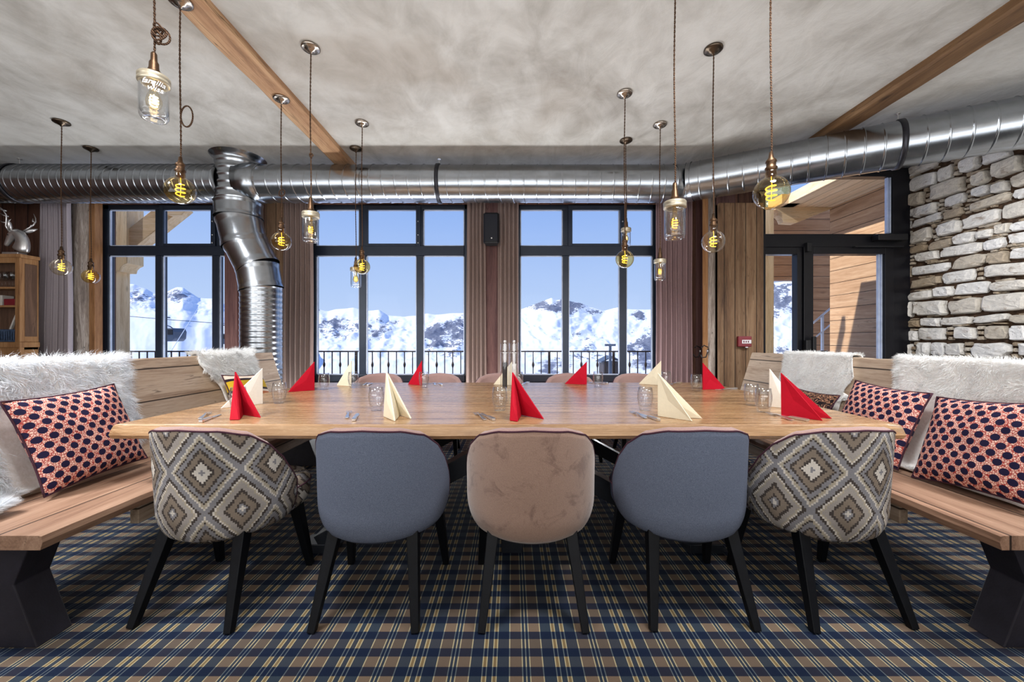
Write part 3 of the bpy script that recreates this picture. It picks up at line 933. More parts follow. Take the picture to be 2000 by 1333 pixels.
# eaves
struct('eaves_soffit', MB().box(-7.5, .9, 5.22, 5.52, 3.0, 3.2), M['ext_beam'])
struct('eaves_fascia', MB().box(.9, 2.1, 5.46, 5.52, 3.0, 3.2), M['ext_beam'])
struct('porch_soffit', MB().box(4.12, 5.3, 4.57, 6.25, 3.2, 3.34).box(4.02, 4.3, 5.93, 6.25, 3.2, 3.34), M['soffit'])
m = MB()
pr = [(XP(1508, 6.15), 3.22), (XP(1514, 6.15), 3.14), (XP(1517, 6.15), 3.08), (XP(1523, 6.15), 3.03), (XP(1526, 6.15), 2.97), (XP(1550, 6.15), 2.96), (XP(1620, 6.15), 3.18), (XP(1620, 6.15), 3.22)]
m.prism(pr, 'y', 6.1, 6.22)
struct('porch_bargeboard', m, M['ext_beam'])
struct('wall_porch', MB().box(4.9, 5.1, 4.58, 6.14, -0.05, 3.2), M['siding'])
m = MB(); m.box(4.33, 5.4, 6.6, 6.75, 2.16, 3.4); m.box(4.93, 5.4, 6.6, 6.75, -0.05, 2.16)
struct('wall_gable', m, M['siding_x'])
setp(MB().box(3.865, 4.0, 6.08, 6.24, -.05, 3.2).build('porch_post', M['ext_timber'], bevel=.008), 'square pale timber post outside the door, at the left of its glass', 'post')

# outdoor timber post with brace left of the view
tf = thing('timber_frame', 'pale timber post with carved bracket and diagonal brace outside the first window', 'timber post', (XP(220, 6.0), 6.0, 0))
bx = XP(220, 6.0)
MB().box(XP(200, 6) - bx, XP(236, 6) - bx, -.12, .15, -.05, 3.16).build('post', M['ext_timber'], tf, bevel=.01)
m = MB()
m.prism([(XP(236, 6) - bx, 3.16), (XP(236, 6) - bx, ZP(533, 6)), (XP(249, 6) - bx, ZP(533, 6)), (XP(251, 6) - bx, ZP(526, 6)), (XP(256, 6) - bx, ZP(521, 6)), (XP(263, 6) - bx, ZP(518, 6)), (XP(263, 6) - bx, 3.16)], 'y', -.12, .15)
m.build('bracket', M['ext_timber'], tf, bevel=.006)
m = MB(); m.bar((XP(256, 6) - bx, 0.01, ZP(478, 6)), (XP(356, 6) - bx, .01, ZP(398, 6)), (.27, .2)); m.build('brace', M['ext_beam'], tf, bevel=.008)
m = MB()
m.prism([(XP(280, 6) - bx, 3.16), (XP(335, 6) - bx, ZP(422, 6)), (XP(352, 6) - bx, ZP(429, 6)), (XP(376, 6) - bx, ZP(429, 6)), (XP(380, 6) - bx, ZP(424, 6)), (XP(386, 6) - bx, ZP(421, 6)), (XP(391, 6) - bx, ZP(413, 6)), (XP(391, 6) - bx, 3.16)], 'y', -.2, -.125)
m.build('carved_beam_end', M['ext_beam'], tf, bevel=.006)

# balcony railing
RY = 6.27
rl = thing('balcony_railing', 'dark iron balcony railing with knotted balusters outside the windows', 'railing', (0, RY, -0.05))
zt = ZP(686, RY) + .05
MB().box(-6.6, 2.6, -.02, .02, zt - .022, zt).build('top_rail', M['rail'], rl, bevel=.004)
MB().box(-6.6, 2.6, -.015, .015, .1, .125).build('bottom_rail', M['rail'], rl, bevel=.003)
sp = 15.7 * RY / F
k = 0; x = -6.5
while x < 2.55:
    px = 1000 + x * F / RY
    if (195 < px < 460) or (600 < px < 925) or (1000 < px < 1290):
        m = MB(); m.bar((x, 0, .0), (x, 0, zt - .01), .014 if k % 8 else .035)
        if k % 2 == 0: m.lathe([(.008, -.05), (.02, -.012), (.02, .012), (.008, .05)], 8, (x, 0, zt - .22))
        m.build('baluster' if k % 8 else 'railing_post', M['rail'], rl)
    k += 1; x += sp
# stair railing by the gable
sr = thing('stair_railing', 'white metal stair railing with mesh panel outside the door', 'railing', (4.6, 6.35, -0.05))
m = MB()
p0, p1 = (XP(1588, 6.35) - 4.6, 0, ZP(632, 6.35) + .05), (XP(1622, 6.35) - 4.6, 0, ZP(603, 6.35) + .05)
m.tube([p0, p1], .016, 8); m.tube([(p0[0], 0, p0[2] - .26), (p1[0], 0, p1[2] - .26)], .012, 8)
m.build('handrail', M['white_rail'], sr)
m = MB(); m.bar((XP(1606, 6.35) - 4.6, 0, 0), (XP(1606, 6.35) - 4.6, 0, ZP(616, 6.35) + .05), .03); m.build('railing_post', M['white_rail'], sr)
m = MB()
for q in range(7):
    xx = XP(1590 + q * 4.4, 6.35) - 4.6
    m.bar((xx, 0.01, .55), (xx, .01, .98 + q * .012), .006)
    m.bar((XP(1588, 6.35) - 4.6, .01, .56 + q * .07), (XP(1620, 6.35) - 4.6, .01, .56 + q * .07 + .03), .006)
m.build('mesh_panel', M['white_rail'], sr)

# ski lift
def gondola(px, py, D, wpx, label):
    W_ = wpx * D / F
    root = thing('gondola', label, 'cable car', (XP(px, D), D, ZP(py, D)), 0, 'gondolas on the ski lift')
    m = MB()
    h = W_ * .78
    m.prism([(-.5 * W_, -.28 * h), (-.5 * W_, .25 * h), (-.40 * W_, .5 * h), (.40 * W_, .5 * h), (.5 * W_, .22 * h), (.46 * W_, -.3 * h), (.3 * W_, -.5 * h), (-.32 * W_, -.5 * h)], 'y', -.45 * W_, .45 * W_)
    m.build('cabin', M['gondola'], root, bevel=W_ * .05)
    MB().box(-.4 * W_, .4 * W_, -.47 * W_, -.452 * W_, .0, .4 * h).build('cabin_window', M['frame_black'], root, bevel=.02)
    m = MB(); m.tube([(0, 0, .5 * h), (-.12 * W_, 0, .62 * h), (-.34 * W_, 0, .72 * h), (-.36 * W_, 0, 1.3 * h)], W_ * .03, 8); m.build('hanger', M['gondola'], root)
    MB().box(-.5 * W_, -.2 * W_, -.08 * W_, .08 * W_, 1.28 * h, 1.36 * h).build('grip', M['gondola'], root)
gondola(337, 655, 60, 33, 'dark gondola cabin hanging over the snow slope, whole in the first window')
gondola(449, 663, 64, 26, 'dark gondola cabin at the right edge of the first window, half hidden by the post')
m = MB(); m.tube([(XP(150, 60), 60.3, ZP(610, 60)), (XP(325, 60), 60.3, ZP(625, 60)), (XP(520, 66), 69.5, ZP(641, 69.5))], .05, 6)
setp(m.build('lift_cable', M['gondola']), 'long dark lift cable crossing the snow slope and carrying the gondolas', 'cable')
m = MB(); m.tube([(XP(326, 30), 30, ZP(700, 30)), (XP(386, 60), 60, ZP(604, 60))], [.03, .04], 6)
setp(m.build('lift_cable', M['white_rail']), 'thin pale lift cable rising steeply past the whole gondola', 'cable')
ls = thing('lift_station', 'small grey lift station building on the snow below the right-hand peaks', 'building', (XP(1190, 110), 110, ZP(728, 110)))
MB().box(-2.2, 2.2, -3, 3, -6, 3.0).build('wall', M['rail'], ls)
MB().prism([(-3.0, 2.8), (0, 4.2), (3.0, 2.8), (3.0, 3.1), (0, 4.6), (-3.0, 3.1)], 'y', -3.4, 3.4).build('roof', M['gondola'], ls)
lp = thing('lift_pylon', 'grey lift pylon with crossarm standing on the snow by the lift station', 'pylon', (XP(1190, 90) + 0.2, 90, ZP(735, 90)))
MB().bar((0, 0, -6), (0, 0, 7.0), .7, .5).build('mast', M['gondola'], lp)
MB().box(-1.2, 1.2, -.3, .3, 6.7, 7.2).build('crossarm', M['gondola'], lp)

# ================================================================== VENTILATION DUCT
DY, DZ, DR = 4.25, 2.827, 0.191
duct = thing('ventilation_duct', 'long galvanised steel spiral duct under the ceiling with an elbow dropping to the floor', 'duct', (0, 0, 0))

def spiral(path_a, path_b, r, pitch, lead, n=48, ridge=0.0065, rw=0.0065):
    """straight round duct with a raised helical seam; lead: turns the seam advances per revolution"""
    a = Vector(path_a); b = Vector(path_b); d = b - a; Ln = d.length; d.normalize()
    u = d.cross(Vector((0, 0, 1)) if abs(d.z) < .9 else Vector((0, 1, 0))).normalized(); v = d.cross(u)
    offs = [(-rw, 0), (0, ridge), (rw, 0), (rw * 1.5, 0.0), (pitch - rw * 1.5, 0.0)]
    vs = []; rows = 0
    k = -2
    while k * pitch < Ln + pitch * 2:
        for (o_, h) in offs:
            for q in range(n):
                th = 2 * PI * q / n
                s_ = k * pitch + o_ + lead * pitch * math.sin(th / 2) ** 2 * 1.0
                s_ = min(max(s_, 0), Ln)
                p = a + d * s_ + (u * math.cos(th) + v * math.sin(th)) * (r + h)
                vs.append(p)
            rows += 1
        k += 1
    fs = [(j * n + q, j * n + (q + 1) % n, (j + 1) * n + (q + 1) % n, (j + 1) * n + q) for j in range(rows - 1) for q in range(n)]
    m = MB(); m.add(vs, fs)
    return m

def sweep(pts, r, n=48, ridges=(), cap=False):
    """round duct along a polyline, radius list; mitred joints"""
    m = MB(); m.tube(pts, r, n, caps=cap); return m

XV = XP(466, DY)                 # upper part of the drop
m = spiral((-6.6, DY, DZ), (XV - .12, DY, DZ), DR, 0.078, 1.4)
m.build('straight_duct', M['duct'], duct, smooth=True)
XB = 1.80
m = spiral((XV + .26, DY, DZ), (XB, DY, DZ), DR, 0.132, 0.5)
m.build('straight_duct', M['duct'], duct, smooth=True)
# conical saddle that joins the run to the drop
m = MB(); m.tube([(XV + .05, DY - .005, DZ - .005), (XV + .20, DY, DZ), (XV + .28, DY, DZ)], [.225, .21, .192], 40); m.build('saddle_collar', M['duct'], duct, smooth=True)
# drop: collar at the ceiling, ribbed neck, elbow, ribbed column
def ribbed(pts, r, n=44, every=None, h=.006):
    out = []; rr = []
    for i, p in enumerate(pts):
        out.append(p); rr.append(r)
    m = MB(); m.tube(out, rr, n, caps=False); return m
neck = []
rr = []
zt_, zb_ = CEIL, 2.60
N_ = 40
for i in range(N_ + 1):
    z = zt_ + (zb_ - zt_) * i / N_
    neck.append((XV, DY, z))
    fl = max(0, 1 - i / 8.0) ** 2 * .05
    rr.append(.205 + fl + (.007 if i % 6 in (0, 1) else 0))
m = MB(); m.tube(neck, rr, 44, caps=False); m.build('ceiling_neck', M['duct'], duct, smooth=True)
XL = XP(511, DY)
el = [(XV, DY, 2.61), (XV, DY, 2.50), (XV + .02, DY, 2.42), (XV + .08, DY, 2.22), (XL - .07, DY, 2.0), (XL - .01, DY, 1.86), (XL, DY, 1.80), (XL, DY, 1.70)]
el = [Vector(p) for p in el]
# segmented elbow: four mitred lengths with a raised joint between them
segs = [((XV, DY, 2.62), (XV + .005, DY, 2.46), .222), ((XV + .005, DY, 2.46), (XV + .075, DY, 2.17), .213), ((XV + .075, DY, 2.20), (XL - .035, DY, 1.93), .209), ((XL - .045, DY, 1.95), (XL, DY, 1.70), .205)]
for a, b, r in segs:
    a = Vector(a); b = Vector(b)
    d = (b - a)
    pts = []; rr = []
    for i in range(13):
        t = i / 12
        pts.append(a + d * t)
        e_ = 0.006 if i in (0, 1, 11, 12) else 0
        rr.append(r + e_)
    m = MB(); m.tube(pts, rr, 44, caps=False); m.build('elbow_segment', M['duct'], duct, smooth=True)
pts = []; rr = []
for i in range(121):
    z = 1.72 - 1.72 * i / 120
    pts.append((XL, DY, z)); rr.append(.198 + (.0055 if i % 4 == 0 else 0))
m = MB(); m.tube(pts, rr, 44, caps=False); m.build('ribbed_column', M['duct'], duct, smooth=True)
# angled run to the right
pe = Vector((3.98, 3.02, DZ))
pb = Vector((XB, DY, DZ))
dirn = (pe - pb).normalized()
bend = [(XB - .10, DY, DZ), (XB - .03, DY, DZ), tuple(pb + Vector((.035, -.010, 0))), tuple(pb + dirn * .12)]
m = MB(); m.tube(bend, [DR + .008, DR + .004, DR + .004, DR + .008], 44, caps=False); m.build('bend_collar', M['duct'], duct, smooth=True)
m = spiral(pb + dirn * .06, pb + dirn * 3.1, DR + .002, 0.128, 0.15)
m.build('angled_duct', M['duct'], duct, smooth=True)
# clamps and hangers
def clamp(p, d, up=True):
    p = Vector(p); d = Vector(d).normalized()
    m = MB(); m.tube([p - d * .02, p - d * .018, p + d * .018, p + d * .02], [DR + .004, DR + .012, DR + .012, DR + .004], 40, caps=False)
    c = m.build('clamp_band', M['duct_band'], duct, smooth=True)
    m = MB(); m.tube([(p.x, p.y, DZ + DR), (p.x, p.y, CEIL - .012), (p.x + .01, p.y, CEIL)], .004, 6); m.lathe([(.018, -.008), (.018, 0)], 10, (p.x, p.y, CEIL - .002))
    m.build('hanger_rod', M['chrome'], duct)
clamp((XP(858, DY), DY, DZ), (1, 0, 0))
clamp((XP(38, DY), DY, DZ), (1, 0, 0))
clamp(pb + dirn * 1.72, dirn)

# ================================================================== PENDANT LAMPS
def helix(r0, h, turns, z0, n=64, taper=.25):
    pts = []
    for i in range(n + 1):
        t = i / n
        a = 2 * PI * turns * t
        r = r0 * (1 - taper * abs(2 * t - 1) ** 2)
        pts.append((r * math.cos(a), r * math.sin(a), z0 + h * t))
    return pts

def rose_parts(root, dz, dark=False):
    m = MB(); m.lathe([(0.0, 0), (.058, 0), (.060, -.006), (.060, -.012), (.052, -.018), (.040, -.017), (.034, -.024), (.020, -.034), (.010, -.036), (.008, -.045), (0.0, -.045)], 32, (0, 0, dz))
    m.build('ceiling_rose', M['rose_dark' if dark else 'rose'], root, smooth=True)

def cord_mb(z0, z1, extra=None, r=.0042):
    """two-strand twisted flex from z0 (low) up to z1, with an optional knot or loop"""
    m = MB()
    n = max(12, int((z1 - z0) / .012))
    for ph in (0, PI):
        pts = []
        for i in range(n + 1):
            z = z0 + (z1 - z0) * i / n
            a = ph + z * 2 * PI / .05
            pts.append((.0024 * math.cos(a) + .003 * math.sin(z * 6), .0024 * math.sin(a), z))
        m.tube(pts, r * .68, 5)
    if extra:
        kind, z = extra
        if kind == 'loop':
            pts = [(.036 + .040 * math.cos(a) * .8, .01 * math.sin(a), z + .062 * math.sin(a) - .015 * math.cos(a)) for a in [2 * PI * i / 24 for i in range(24)]]
            m.tube(pts, r, 6, closed=True)
        elif kind == 'smallloop':
            pts = [(.004 + .022 * math.cos(a), .008 * math.sin(a), z + .030 * math.sin(a)) for a in [2 * PI * i / 20 for i in range(20)]]
            m.tube(pts, r, 6, closed=True)
        elif kind == 'tangle':
            for q, (cx, rr_, tz) in enumerate(((.030, .028, 0), (.026, .018, .01), (.034, .030, -.004), (.022, .014, .028), (.02, .02, -.012))):
                pts = [(cx + rr_ * math.cos(a), .012 * math.sin(a + q) - .004, z + tz + rr_ * math.sin(a) * 1.1) for a in [2 * PI * i / 18 for i in range(18)]]
                m.tube(pts, r, 6, closed=True)
        elif kind == 'knot':
            pts = [(.004 + .008 * math.cos(a), .008 * math.sin(2 * a), z + .014 * math.sin(a)) for a in [2 * PI * i / 14 for i in range(14)]]
            m.tube(pts, r * 1.3, 6, closed=True)
    return m

GLOBE_PROF = None
def globe_prof(R):
    p = []
    neck = R * .33
    for i in range(27):
        a = -PI / 2 + (PI / 2 + 1.17) * i / 26
        p.append((R * math.cos(a), R * math.sin(a)))
    p.append((neck * 1.0, R * 1.02)); p.append((neck * .95, R * 1.22)); p.append((neck * .9, R * 1.4))
    return p

def globe_lamp(x, y, z, R, ztop, label, extra=None, dark=False, clear=False, group='globe bulb pendants over the table'):
    root = thing('globe_pendant_lamp', label, 'lamp', (x, y, z), 0, group)
    rose_parts(root, ztop - z, dark)
    s0 = R * 1.38
    m = cord_mb(s0 + .075, ztop - z - .04, (extra[0], extra[1] - z) if extra else None)
    m.build('cord', M['cord'], root)
    m = MB(); m.lathe([(.0, s0 - .03), (.021, s0 - .03), (.022, s0 + .0), (.026, s0 + .004), (.026, s0 + .012), (.020, s0 + .018), (.020, s0 + .035), (.024, s0 + .038), (.022, s0 + .046), (.012, s0 + .058), (.008, s0 + .085), (0, s0 + .087)], 24)
    m.build('lamp_holder', M['brass'], root, smooth=True)
    m = MB(); m.lathe(globe_prof(R), 40)
    b = m.build('bulb', M['bulb_clear' if clear else 'bulb'], root, smooth=True)
    m = MB(); m.tube(helix(R * .30, R * .95, 3.2, -R * .45), R * .034, 6); m.tube([(0, 0, -R * .45), (R * .05, 0, R * .5), (0, 0, R * 1.1)], R * .02, 6)
    m.build('filament', M['filament'], b)
    m = MB(); m.lathe([(0, R * 1.3), (R * .17, R * 1.25), (R * .12, R * .9), (R * .05, R * .55), (0, R * .5)], 12)
    m.build('glass_stem', M['glass'], b, smooth=True)
    return root

def jar_lamp(x, y, z, R, H, ztop, label, extra=None, dark=False, hot=False, letters=False, group='jar pendants over the table'):
    """z: middle of the jar"""
    root = thing('jar_pendant_lamp', label, 'lamp', (x, y, z), 0, group)
    rose_parts(root, ztop - z, dark)
    h = H / 2
    s0 = h
    cord_mb(s0 + .075, ztop - z - .04, (extra[0], extra[1] - z) if extra else None).build('cord', M['cord'], root)
    m = MB(); m.lathe([(0, s0 - .012), (R * .5, s0 - .010), (R * .42, s0 + .008), (.018, s0 + .016), (.017, s0 + .04), (.012, s0 + .05), (.011, s0 + .08), (.006, s0 + .088), (0, s0 + .088)], 24)
    m.build('lamp_holder', M['brass'], root, smooth=True)
    m = MB(); m.lathe([(0, s0 - .016), (R * 1.02, s0 - .016), (R * 1.10, s0 - .022), (R * 1.10, s0 - .032), (R * 1.03, s0 - .036), (R * 1.10, s0 - .040), (R * 1.10, s0 - .050), (R * .98, s0 - .053), (R * .5, s0 - .045), (0, s0 - .045)], 36)
    m.build('jar_lid', M['lid'], root, smooth=True)
    m = MB()
    m.lathe([(R * .90, s0 - .05), (R, s0 - .065), (R, -h + .03), (R * .97, -h + .012), (R * .86, -h + .001), (R * .6, -h), (R * .55, -h + .006), (0.0001, -h + .008)], 36)
    m.lathe([(R * .86, s0 - .05), (R * .94, s0 - .067), (R * .94, -h + .034), (R * .8, -h + .022), (0.0001, -h + .020)], 36)
    jar = m.build('glass_jar', M['glass'], root, smooth=True)
    bz = -h * .30
    bR = R * .56
    m = MB(); m.lathe([(0.0001, bz - bR), (bR * .5, bz - bR * .87), (bR * .87, bz - bR * .5), (bR, bz), (bR * .95, bz + bR * .5), (bR * .7, bz + bR * 1.2), (bR * .45, bz + bR * 1.8), (bR * .4, s0 - .05)], 30)
    b = m.build('bulb', M['bulb_clear' if hot else 'bulb'], root, smooth=True)
    m = MB(); m.tube(helix(bR * .5, bR * 1.6, 3.6, bz - bR * .5), bR * .075, 6)
    m.build('filament', M['filament_hot' if hot else 'filament'], b)
    if letters:
        cu = bpy.data.curves.new('lettering', 'FONT'); cu.body = 'familia\n  wiss'; cu.size = R * .62; cu.extrude = .0006; cu.shear = .35; cu.space_line = .8
        tmp = bpy.data.objects.new('lettering_tmp', cu); COL.objects.link(tmp)
        dg = bpy.context.evaluated_depsgraph_get()
        me = bpy.data.meshes.new_from_object(tmp.evaluated_get(dg))
        bpy.data.objects.remove(tmp)
        wmin = min(v.co.x for v in me.vertices); wmax = max(v.co.x for v in me.vertices)
        face = math.atan2(-y, -x)        # towards the room
        for v in me.vertices:
            xx, yy, dd = v.co.x - (wmin + wmax) / 2, v.co.y, v.co.z
            a = face + xx / R
            v.co = ((R + .001 + dd) * math.cos(a), (R + .001 + dd) * math.sin(a), h * .25 + yy)
        me.materials.clear(); me.materials.append(M['white_plastic'])
        o = bpy.data.objects.new('embossed_lettering', me); COL.objects.link(o); o.parent = jar
    return root

BZ = CEIL - .058
globe_lamp(-4.0, 3.536, 1.804, .072, CEIL, 'amber globe pendant hanging in front of the lilac curtain, the lamp nearest the deer head', dark=True, clear=True)
globe_lamp(-4.25, 4.02, 1.800, .070, CEIL, 'amber globe pendant hanging in front of the log post beside the first window', dark=True)
jar_lamp(-1.555, 1.73, 2.215, .052, .205, CEIL, 'bright glass jar pendant with lettering and a tangled cord, hanging highest and nearest the camera', ('tangle', ZP(70, 1.73)), hot=True, letters=True)
globe_lamp(-1.84, 2.21, 1.985, .073, BZ, 'amber globe pendant with a big loop in its cord, hung from the rose-bearing beam', ('loop', ZP(228, 2.21)))
globe_lamp(-1.795, 3.10, 1.925, .072, BZ, 'amber globe pendant hung from the beam, overlapping the duct elbow, with a small cord loop', ('smallloop', ZP(368, 3.0)))
jar_lamp(-1.333, 2.638, 1.912, .050, .212, CEIL, 'glass jar pendant before the curtain beside the duct elbow, small knot in its cord', ('knot', ZP(305, 2.638)))
globe_lamp(-1.338, 3.553, 1.812, .070, CEIL, 'greenish amber globe pendant overlapping a jar lamp at the first mullion of the middle window')
jar_lamp(-1.576, 4.02, 1.800, .050, .215, CEIL, 'small glass jar pendant partly behind a globe bulb in the middle window', dark=True)
jar_lamp(1.105, 3.86, 2.165, .044, .190, CEIL, 'small glass jar pendant hanging just above a globe bulb in the third window', dark=True)
globe_lamp(.8846, 3.128, 1.793, .070, CEIL, 'round globe pendant in front of the last mullion of the third window')
jar_lamp(1.329, 3.578, 1.798, .049, .205, CEIL, 'glass jar pendant hanging at the edge of the third window beside the mauve curtain')
jar_lamp(.8665, 2.12, 1.800, .053, .215, CEIL, 'large glass jar pendant in front of the mauve curtain, right of the third window')
globe_lamp(1.34, 2.652, 1.812, .073, CEIL, 'globe pendant in front of the weathered wooden column', clear=True, dark=True)
globe_lamp(1.223, 1.88, 1.850, .077, CEIL, 'largest amber globe pendant, hanging before the door glass just under the angled duct')

# ================================================================== CURTAINS
def curtain(name, x0, x1, y, mat, label, folds, amp=.045, gather=None, z0=.02, z1=2.95):
    n = folds * 12
    rnd = random.Random(int(abs(x0) * 1000))
    ph = [rnd.uniform(-.35, .35) for _ in range(folds + 2)]
    am = [rnd.uniform(.6, 1.25) for _ in range(folds + 2)]
    def fn(u, v):
        s_ = u * folds; i = int(min(s_, folds - 1e-6)); f = s_ - i
        a = am[i] * (1 - f) + am[i + 1] * f
        p = ph[i] * (1 - f) + ph[i + 1] * f
        z = z0 + (z1 - z0) * v
        yy = y + amp * a * math.sin(2 * PI * s_ + p) * (0.75 + .25 * (1 - v)) + .006 * math.sin(9 * v + 3 * u)
        k = 1.0
        xm_ = (x0 + x1) / 2
        xx = x0 + (x1 - x0) * u
        if gather: xx = xx + gather * (1 - v) * (u - .5)
        xx += .012 * math.sin(2 * PI * s_ * 2 + p)
        return (xx, yy, z)
    m = MB(); m.grid(fn, n, 14)
    o = m.build(name, M[mat], smooth=True, solid=.006, recalc=False)
    setp(o, label, 'curtain', 'floor-length curtains along the window wall')
curtain('curtain', XP(77, 4.70), XP(140, 4.70), 4.70, 'curtain_lilac', 'pale lilac-grey curtain hanging between the oak cabinet and the log post', 6, .05, .06)
curtain('curtain', XP(553, 4.84), XP(611, 4.84), 4.84, 'curtain_taupe', 'taupe curtain hanging right of the ribbed duct column, before the middle window', 6, .045)
curtain('curtain', XP(912, 4.86), XP(948, 4.86), 4.86, 'curtain_taupe', 'narrow taupe curtain hanging at the middle window, on the side before the loudspeaker', 5, .04, .04)
curtain('curtain', XP(972, 4.86), XP(1013, 4.86), 4.86, 'curtain_taupe', 'narrow taupe curtain hanging between the loudspeaker and the third window', 5, .04)
curtain('curtain', XP(1282, 4.86), XP(1351, 4.86), 4.86, 'curtain_mauve', 'wide mauve-brown curtain closing the third window beside the wooden step wall', 7, .05)

# ================================================================== WALL FITTINGS
sp = thing('loudspeaker', 'black wall loudspeaker mounted between two taupe curtains', 'loudspeaker', (XP(960, 4.72), 4.72, ZP(449, 4.72)))
m = MB(); m.prism([(-.092, -.05), (-.075, -.085), (.075, -.085), (.092, -.05), (.070, .09), (-.070, .09)], 'z', -.178, .178)
m.build('cabinet', plain('speaker_black', L((9, 9, 13)), 0.55, 0, .3), sp, bevel=.016, seg=3)
m = MB(); m.box(-.074, .074, -.0885, -.084, -.155, .155); m.build('grille', plain('dark_navy_mesh', L((11, 14, 28)), .6, 0, .4, .3, 300), sp, bevel=.01)
m = MB(); m.lathe([(0.0001, 0), (.008, 0), (.008, .004)], 12); 
bd = m.build('badge', M['silver'], sp); bd.location = (.005, -.089, -.125); bd.rotation_euler = (PI / 2, 0, 0)
MB().box(-.03, .03, .08, .185, -.05, .06).build('bracket', M['black'], sp, bevel=.005)

al = thing('fire_alarm', 'small red fire alarm sounder with a white label on the wooden column', 'alarm', (XP(1449, YD), YD - .02, ZP(668, YD)), math.radians(-12))
MB().box(-.068, .068, -.065, 0.012, -.058, .058).build('housing', M['red_plastic'], al, bevel=.008)
MB().box(-.03, .062, -.068, -.064, -.022, .018).build('label_plate', M['white_plastic'], al, bevel=.003)
m = MB()
for q in range(3): m.box(-.018 + q * .022, -.006 + q * .022, -.069, -.0675, -.012, .008)
m.build('label_print', plain('dark_print', L((110, 60, 70)), .6), al)
MB().box(.008, .034, -.060, -.035, -.07, -.055).build('strobe_lens', M['white_plastic'], al, bevel=.004)

def coat_hook(y, z, label):
    root = thing('coat_hook', label, 'hook', (XC - .001 if y > 4.7 else XC - .068, y, z), 0, 'iron coat hooks on the step wall')
    m = MB(); m.tube([(-.002, 0, .06), (-.05, .005, .085), (-.075, .0, .06)], [.006, .006, .008], 8)
    m.tube([(-.002, 0, .05), (-.012, 0, 0), (-.03, 0, -.05), (-.07, 0, -.055), (-.088, 0, -.02)], [.007, .007, .007, .006, .008], 8)
    m.build('hook', M['black'], root, smooth=True)
    m = MB(); m.lathe([(.0001, .004), (.014, .004), (.016, -.001)], 14)
    p = m.build('screw_plate', M['silver'], root); p.location = (-.012, 0, .02); p.rotation_euler = (0, -PI / 2, 0)
coat_hook(4.86, ZP(690, 4.86), 'black iron coat hook deep on the dark step wall, nearest the mauve curtain')
coat_hook(4.535, ZP(690, 4.535), 'black iron double coat hook on the round pole beside the column')

# ================================================================== CABINET AND WHAT IS IN IT
CX0, CX1, CY0, CY1 = -6.55, -5.45, 4.42, 4.588
cb = thing('display_cabinet', 'oak cabinet with open shelves standing at the edge of the room by the curtain', 'cabinet', (CX1, CY0, 0))
ox, oy = CX1, CY0
ct = ZP(497, CY0); 
m = MB(); m.box(CX0 - ox, .02, -.02, CY1 - oy, ct - .04, ct); m.build('top', M['cab'], cb, bevel=.006)
m = MB(); m.box(-.045, 0, 0, CY1 - oy, 1.05, ct - .04); m.build('side_panel', M['cab'], cb, bevel=.004)
m = MB(); m.box(-.001, .006, .035, CY1 - oy - .02, 1.2, ct - .1); m.build('inset_panel', M['cab_in'], cb, bevel=.004)
m = MB(); m.box(-.052, .004, -.012, .03, 1.02, ct - .04); m.build('face_frame', M['cab'], cb, bevel=.004)
m = MB(); m.box(CX0 - ox, -.052, -.012, .02, ct - .10, ct - .04); m.build('cornice', M['cab'], cb, bevel=.004)
MB().box(CX0 - ox, -.04, CY1 - oy - .01, CY1 - oy, 1.0, ct - .04).build('back_panel', M['cab_in'], cb)
for py in (561, 597, 669):
    z = ZP(py, CY0); MB().box(CX0 - ox, -.045, .0, CY1 - oy - .01, z - .022, z).build('shelf', M['cab'], cb, bevel=.003)
m = MB(); m.box(CX0 - ox, .0, 0, CY1 - oy, 0, 1.10); m.build('base', M['cab'], cb, bevel=.006)
MB().box(CX0 - ox, .015, -.02, CY1 - oy, ZP(676, CY0) - .02, ZP(669, CY0)).build('counter_edge', M['cab'], cb, bevel=.005)

zs = ZP(561, CY0)
gp = [(0.0001, 0), (.03, 0), (.031, .003), (.004, .008), (.0035, .07), (.012, .08), (.03, .10), (.036, .135), (.030, .175), (.0285, .175), (.034, .135), (.028, .103), (0.0001, .084)]
proto = None
for i, (px, dy) in enumerate(((-4, .045), (4, .115), (11, .045), (18, .115), (24.5, .045))):
    lab = 'wine glass on the top shelf of the oak cabinet'
    if proto is None:
        m = MB(); m.lathe(gp, 20, (0, 0, 0)); proto = m.build('wine_glass', M['glass'], smooth=True); g = proto
    else:
        g = proto.copy(); COL.objects.link(g)
    g.location = (XP(px, CY0 + dy), CY0 + dy, zs + .001)
    setp(g, 'clear stemmed wine glass crowded with others on the top shelf of the oak cabinet', 'glass', 'wine glasses on the cabinet shelf')
z2 = ZP(597, CY0)
o = MB().box(XP(7, CY0 + .03), XP(29, CY0 + .03), CY0 + .03, CY0 + .13, z2 + .001, z2 + .074).build('card_box', M['red_box'], bevel=.004)
setp(o, 'dark red lidded box on the middle shelf of the oak cabinet', 'box', 'boxes on the cabinet shelf')
o = MB().box(XP(-12, CY0 + .03), XP(4, CY0 + .03), CY0 + .03, CY0 + .14, z2 + .001, z2 + .115).build('card_box', M['grey_box'], bevel=.004)
setp(o, 'pale grey box on the middle shelf, beside the red box', 'box', 'boxes on the cabinet shelf')
z3 = ZP(669, CY0) + .002
m = MB()
x0_, x1_ = XP(-22, CY0), XP(27, CY0)
m.hexa([(x0_, CY0 + .02, z3), (x1_ - .012, CY0 + .02, z3), (x1_ - .012, CY0 + .145, z3), (x0_, CY0 + .145, z3)], [(x0_, CY0 + .01, z3 + .14), (x1_, CY0 + .01, z3 + .14), (x1_, CY0 + .148, z3 + .14), (x0_, CY0 + .148, z3 + .14)])
